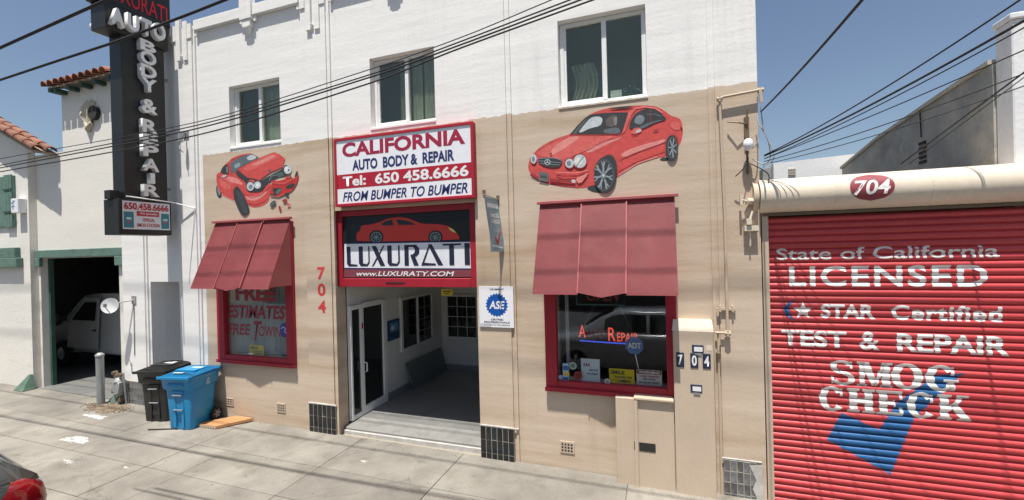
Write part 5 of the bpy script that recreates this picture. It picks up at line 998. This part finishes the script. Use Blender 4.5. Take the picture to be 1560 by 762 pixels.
bx('mirror', 'plate', -15.2, -15.05, 1.25, 1.42, 1.22+zf, 1.42+zf, v, bevel=.02)
for x_ in (-15.45, -12.0):
    wv = B().tube([(x_, 1.46, .34+zf), (x_, 1.68, .34+zf)], .34, 24).build('wheel', 'tyre', v, smooth=True, bevel=.01); B().tube([(x_, 1.452, .34+zf), (x_, 1.50, .34+zf)], [.15, .2], 16).build('rim', 'chrome', wv, smooth=True)
v.location += Vector((.58, -.18, 0))
bx('headlight', 'chrome', -16.31, -16.1, 1.50, 1.7, .74+zf, .9+zf, v, bevel=.02)
# ================================================================== CARS
def car(xr, yc, zr, label, nm='parked_car', group=None, pm='carp'):
    c = root(nm, (xr-2.2, yc, zr), label, 'car', group); T = lambda s, y, z: Vector((xr-s, yc+y, zr+z))
    def half(s):
        k = [(0, .66, .90), (.02, .76, .98), (.08, .82, 1.02), (.25, .86, 1.04), (.6, .88, 1.06), (1.5, .895, 1.06), (3.0, .89, 1.02), (3.9, .86, .92), (4.3, .80, .80), (4.45, .70, .68), (4.5, .55, .58)]
        for a_, b_ in zip(k, k[1:]):
            if a_[0] <= s <= b_[0]: t = (s-a_[0])/(b_[0]-a_[0]); return a_[1]+(b_[1]-a_[1])*t, a_[2]+(b_[2]-a_[2])*t
    def sec(s, g=0):
        w, zt = half(s); lo = .20 if .1 < s < 4.3 else .30
        h = [(0, zt+.02), (.45*w, zt+.015), (.75*w, zt), (.90*w, zt-.03), (.975*w, zt-.09), (w, zt-.20), (w*1.0, zt-.33), (w*.99, lo+.16), (w*.95, lo+.04), (w*.88, lo)]
        return [(y+g*(1 if y > 0 else 0), z) for y, z in h]
    ss = [0, .02, .05, .08, .15, .25, .4, .6, .9, 1.2, 1.5, 2, 2.5, 3.0, 3.4, 3.9, 4.1, 4.3, 4.4, 4.45, 4.5]
    b = B(); b.loft([[T(s, y, z) for y, z in sec(s)]+[T(s, -y, z) for y, z in sec(s)[:0:-1]] for s in ss]); body = b.build('body', pm, c, smooth=True, ang=50)
    # greenhouse
    gh = [(z_[0], z_[1]+.09, z_[2], z_[3]) for z_ in [(.10, .94, .68, .79), (.35, 1.09, .65, .82), (.75, 1.28, .60, .82), (1.25, 1.395, .56, .82), (1.6, 1.43, .55, .82), (2.2, 1.44, .55, .82), (2.6, 1.40, .56, .82), (3.0, 1.22, .60, .80), (3.4, .99, .66, .78)]]
    b = B(); b.loft([[T(s, wb_, .98), T(s, wb_*.985, 1.02), T(s, wt+.03, z-.04), T(s, wt-.04, z-.005), T(s, 0, z+.01), T(s, -wt+.04, z-.005), T(s, -wt-.03, z-.04), T(s, -wb_*.985, 1.02), T(s, -wb_, .98)] for s, z, wt, wb_ in gh]); b.build('cabin', pm, c, smooth=True, ang=50)
    def gp(s):
        for a_, b_ in zip(gh, gh[1:]):
            if a_[0] <= s <= b_[0]: t = (s-a_[0])/(b_[0]-a_[0]); return [a_[i]+(b_[i]-a_[i])*t for i in range(1, 4)]
    def glass(s0, s1, nm_):
        b = B(); rows = []
        for k in range(9): s = s0+(s1-s0)*k/8; z, wt, _ = gp(s); rows.append([T(s, (wt-.08)*j/6, z+.014-.008*abs(j/6)) for j in range(-6, 7)])
        b.grid(rows); b.build(nm_, 'carglass', c, smooth=True)
    glass(.22, 1.15, 'rear_window'); glass(2.68, 3.35, 'windscreen')
    for sgn in (-1, 1):
        for a0, a1 in ((.95, 1.85), (1.92, 2.85)):
            b = B(); rows = []
            for k in range(7):
                s = a0+(a1-a0)*k/6; z, wt, wb_ = gp(s); lo, hi = 1.06, z-.085
                if hi < lo+.02: hi = lo+.02
                row = []
                for j in range(5):
                    zz_ = lo+(hi-lo)*j/4; t = (zz_-1.02)/max(.05, (z-.04-1.02)); y = wb_*.985+(wt+.03-wb_*.985)*t; row.append(T(s, sgn*(y+.006), zz_))
                rows.append(row)
            b.grid(rows); b.build('side_window', 'carglass', c, smooth=True)
        # tail lamp wraps round the corner
        b = B(); rows = []
        for s in (.0, .02, .05, .08, .15, .25, .36):
            w, zt = half(s); h = sec(s); pts = []
            for (y, z) in h[2:6]: pts.append(T(s, sgn*(y+.006+(.0)), z+(.004)))
            if s == 0: pts = [p_+Vector((.006, 0, 0)) for p_ in pts]
            rows.append(pts)
        # rear face patch
        w, zt = half(0); h = sec(0)
        rear = [[T(-.008, sgn*f_*w, z) for z in (zt-.005, zt-.06, zt-.12, zt-.20)] for f_ in (.72, .82, .9, .97)]
        b.grid(rear+rows); b.build('tail_lamp', 'tail', c, smooth=True, ang=60)
        for s in (.85, 3.55):
            wv = B().tube([T(s, sgn*.70, .32), T(s, sgn*.885, .32)], .32, 26).build('wheel', 'tyre', c, smooth=True, bevel=.012); b = B()
            for k in range(7): t = k*2*math.pi/7; b.box(-.03, .03, .03, .21, -.01, .01, Matrix.Translation(T(s, sgn*.895, .32)) @ Matrix.Rotation(math.pi/2, 4, 'X') @ Matrix.Rotation(t, 4, 'Z'))
            b.tube([T(s, sgn*.89, .32), T(s, sgn*.90, .32)], .06, 12); b.build('rim', 'chrome', wv)
    bx('bumper', 'plate', xr-.02, xr+.02, yc-.62, yc+.62, zr+.34, zr+.50, c, bevel=.01); bx('licence_plate', 'stick', xr+.001, xr+.012, yc-.16, yc+.16, zr+.58, zr+.70, c)
    return c
cr = car(-5.30, -4.17, gz(-6)-.14, 'dark parked car whose red tail lamp shows in the lower left corner'); cr.scale = (1.1, 1.1, 1.1)
car(1.6, -5.4, gz(0)-.14, 'grey car waiting in the lane below the camera, seen only mirrored in the shop window', pm=mat('grey_car_paint', (.30, .31, .31), .25, coat=1.0, var=.05))
# ================================================================== ACROSS THE STREET (mirrored in the glass)
o = root('opposite_building', (-3, -19, 0), 'plain brown building across the street, seen only as a reflection', 'building'); bx('wall', mat('opposite_brown', (.16, .13, .10), .9, var=.3, vs=.6), -26, 20, -20, -17, -.3, 5.2, o)
for k in range(9):
    bx('window', 'carglass', -24+k*4.8, -21.8+k*4.8, -16.99, -16.95, 1.0, 2.6, o)
# ================================================================== CABLES
def cable(pts, r, m, name, label, group, sag=0, twist=False, seg=6):
    P_ = [Vector(p) for p in pts]
    if len(P_) == 2: P_ = [P_[0]+(P_[1]-P_[0])*t-Vector((0, 0, sag*4*t*(1-t))) for t in [k/30 for k in range(31)]]
    b = B(); b.tube(P_, r, seg); o = b.build(name, m, center=True, smooth=True)
    if twist:
        b = B(); n = 260; L_ = []
        for k in range(n):
            t = k/(n-1)*(len(P_)-1); i = min(int(t), len(P_)-2); p_ = P_[i]+(P_[i+1]-P_[i])*(t-i); a_ = k*.9; L_.append(p_+Vector((0, math.cos(a_), math.sin(a_)))*r*1.1)
        b.tube(L_, r*.7, 5); c = b.build('wrap', m, o)
        for v_ in c.data.vertices: pass
    return tag(o, label, 'cable', group)
G1 = 'utility lines strung along the facade'
def ext(a_, b_, k): a_, b_ = Vector(a_), Vector(b_); return a_+(b_-a_)*(1+k)
def span(pts, r, lb, m='cable'):
    # smooth polyline through measured points, continued straight past both ends
    P_ = [Vector(p) for p in pts]; P_ = [P_[0]+(P_[0]-P_[1]).normalized()*12]+P_+[P_[-1]+(P_[-1]-P_[-2]).normalized()*6]
    out = []
    for i in range(len(P_)-1):
        for j in range(8):
            t = j/8; p0, p1, p2, p3 = P_[max(i-1, 0)], P_[i], P_[i+1], P_[min(i+2, len(P_)-1)]
            d1 = (p2-p0)*.5*min(1, (p2-p1).length/max(.01, (p2-p0).length*.5)) if i else (p2-p1); d2 = (p3-p1)*.5*min(1, (p2-p1).length/max(.01, (p3-p1).length*.5)) if i < len(P_)-2 else (p2-p1)
            out.append(p1*(2*t**3-3*t*t+1)+d1*(t**3-2*t*t+t)+p2*(-2*t**3+3*t*t)+d2*(t**3-t*t))
    out.append(P_[-1]); return cable(out, r, m, 'overhead_cable', lb, G1)
for k, (ys, r) in enumerate(((243, .0055), (254, .008), (262, .009))):
    pass
def px(pts, Y): return [at(u, v, Y) for u, v in pts]
span(px([(0, 242), (300, 186), (560, 107), (700, 58), (840, 0)], -2.45), .004, 'thin topmost cable of the bundle crossing the white wall')
span(px([(0, 252), (300, 191), (560, 115), (700, 64), (868, 0)], -2.42), .0055, 'middle cable of the bundle crossing the white wall')
span(px([(0, 256), (300, 196), (560, 119), (700, 69), (884, 0)], -2.40), .0065, 'thicker middle cable of the bundle crossing the white wall')
span(px([(0, 262), (300, 206), (560, 128), (700, 74), (903, 0)], -2.36), .0065, 'lowest cable of the bundle crossing the white wall')
G1 = 'cables in the upper left sky'
cable(px([(-60, 100), (0, 73), (60, 46), (120, 19), (165, -1), (240, -36)], -3.4), .012, 'cable', 'overhead_cable', 'thick upper cable in the top left sky', G1)
cable(px([(-80, 150), (0, 122), (90, 92), (170, 66), (240, 40), (300, 17), (345, -1), (420, -34)], -3.4), .0095, 'cable', 'overhead_cable', 'long cable passing in front of the blade sign letters', G1, twist=False)
G1 = 'service drops meeting the right corner'
def drop(p0, u, v, Y, r, lb, sag=.05, m='cable'):
    p1 = at(u, v, Y); p1 = p1+(p1-Vector(p0))*.7
    return cable([p0, p1], r, m, 'service_cable', lb, G1, sag=sag)
drop((1.10, -.05, 4.33), 1300, 2, -2.6, .009, 'thick steep service cable rising from the right corner')
drop((1.12, -.08, 3.84), 1505, 2, -2.2, .0055, 'upper service cable fanning out from the right corner', .12)
drop((1.12, -.08, 3.83), 1556, 8, -2.2, .008, 'heavier second service cable fanning out from the right corner', .10)
drop((1.12, -.08, 3.80), 1556, 20, -2.0, .0045, 'thin third service cable close below the heavier one', .10)
drop((1.12, -.07, 3.80), 1558, 66, -1.7, .0045, 'fourth service cable crossing the grey sloping wall', .05)
drop((1.12, -.07, 3.77), 1558, 92, -1.4, .0045, 'fifth service cable crossing the grey sloping wall', .10)
drop((1.12, -.07, 3.74), 1558, 108, -1.2, .004, 'lowest thin service cable from the right corner', .12)
cable([at(1372, 250, .6), at(1558, 112, -.6), at(1558, 112, -.6)+(at(1558, 112, -.6)-at(1372, 250, .6))], .007, 'cable', 'service_cable', 'short cable rising steeply over the shutter hood', G1)
cable([at(1385, 250, .6), at(1560, 118, -.6), at(1560, 118, -.6)+(at(1560, 118, -.6)-at(1385, 250, .6))], .004, 'cable', 'service_cable', 'second thinner cable rising steeply over the shutter hood', G1)
# high power lines above the frame: their soft shadows band the awnings and the pavement
G1 = 'high power lines out of frame'
for y, z, r in ((-2.75, 10.9, .013), (-2.75, 9.9, .011), (-3.15, 9.0, .014)):
    cable([(-40, y, z), (20, y+.15, z)], r, 'cable', 'power_line', ['highest power line, out of frame above the curb', 'second power line just under the highest one, out of frame', 'lowest power line out of frame, its shadow lies along the pavement near the wall'][[10.9, 9.9, 9.0].index(z)], G1, sag=.15)
# ================================================================== FIX-UPS
for o in bpy.data.objects:
    if o.type == 'MESH' and o.parent is None and 'label' not in o and 'kind' not in o: print('UNLABELLED', o.name)
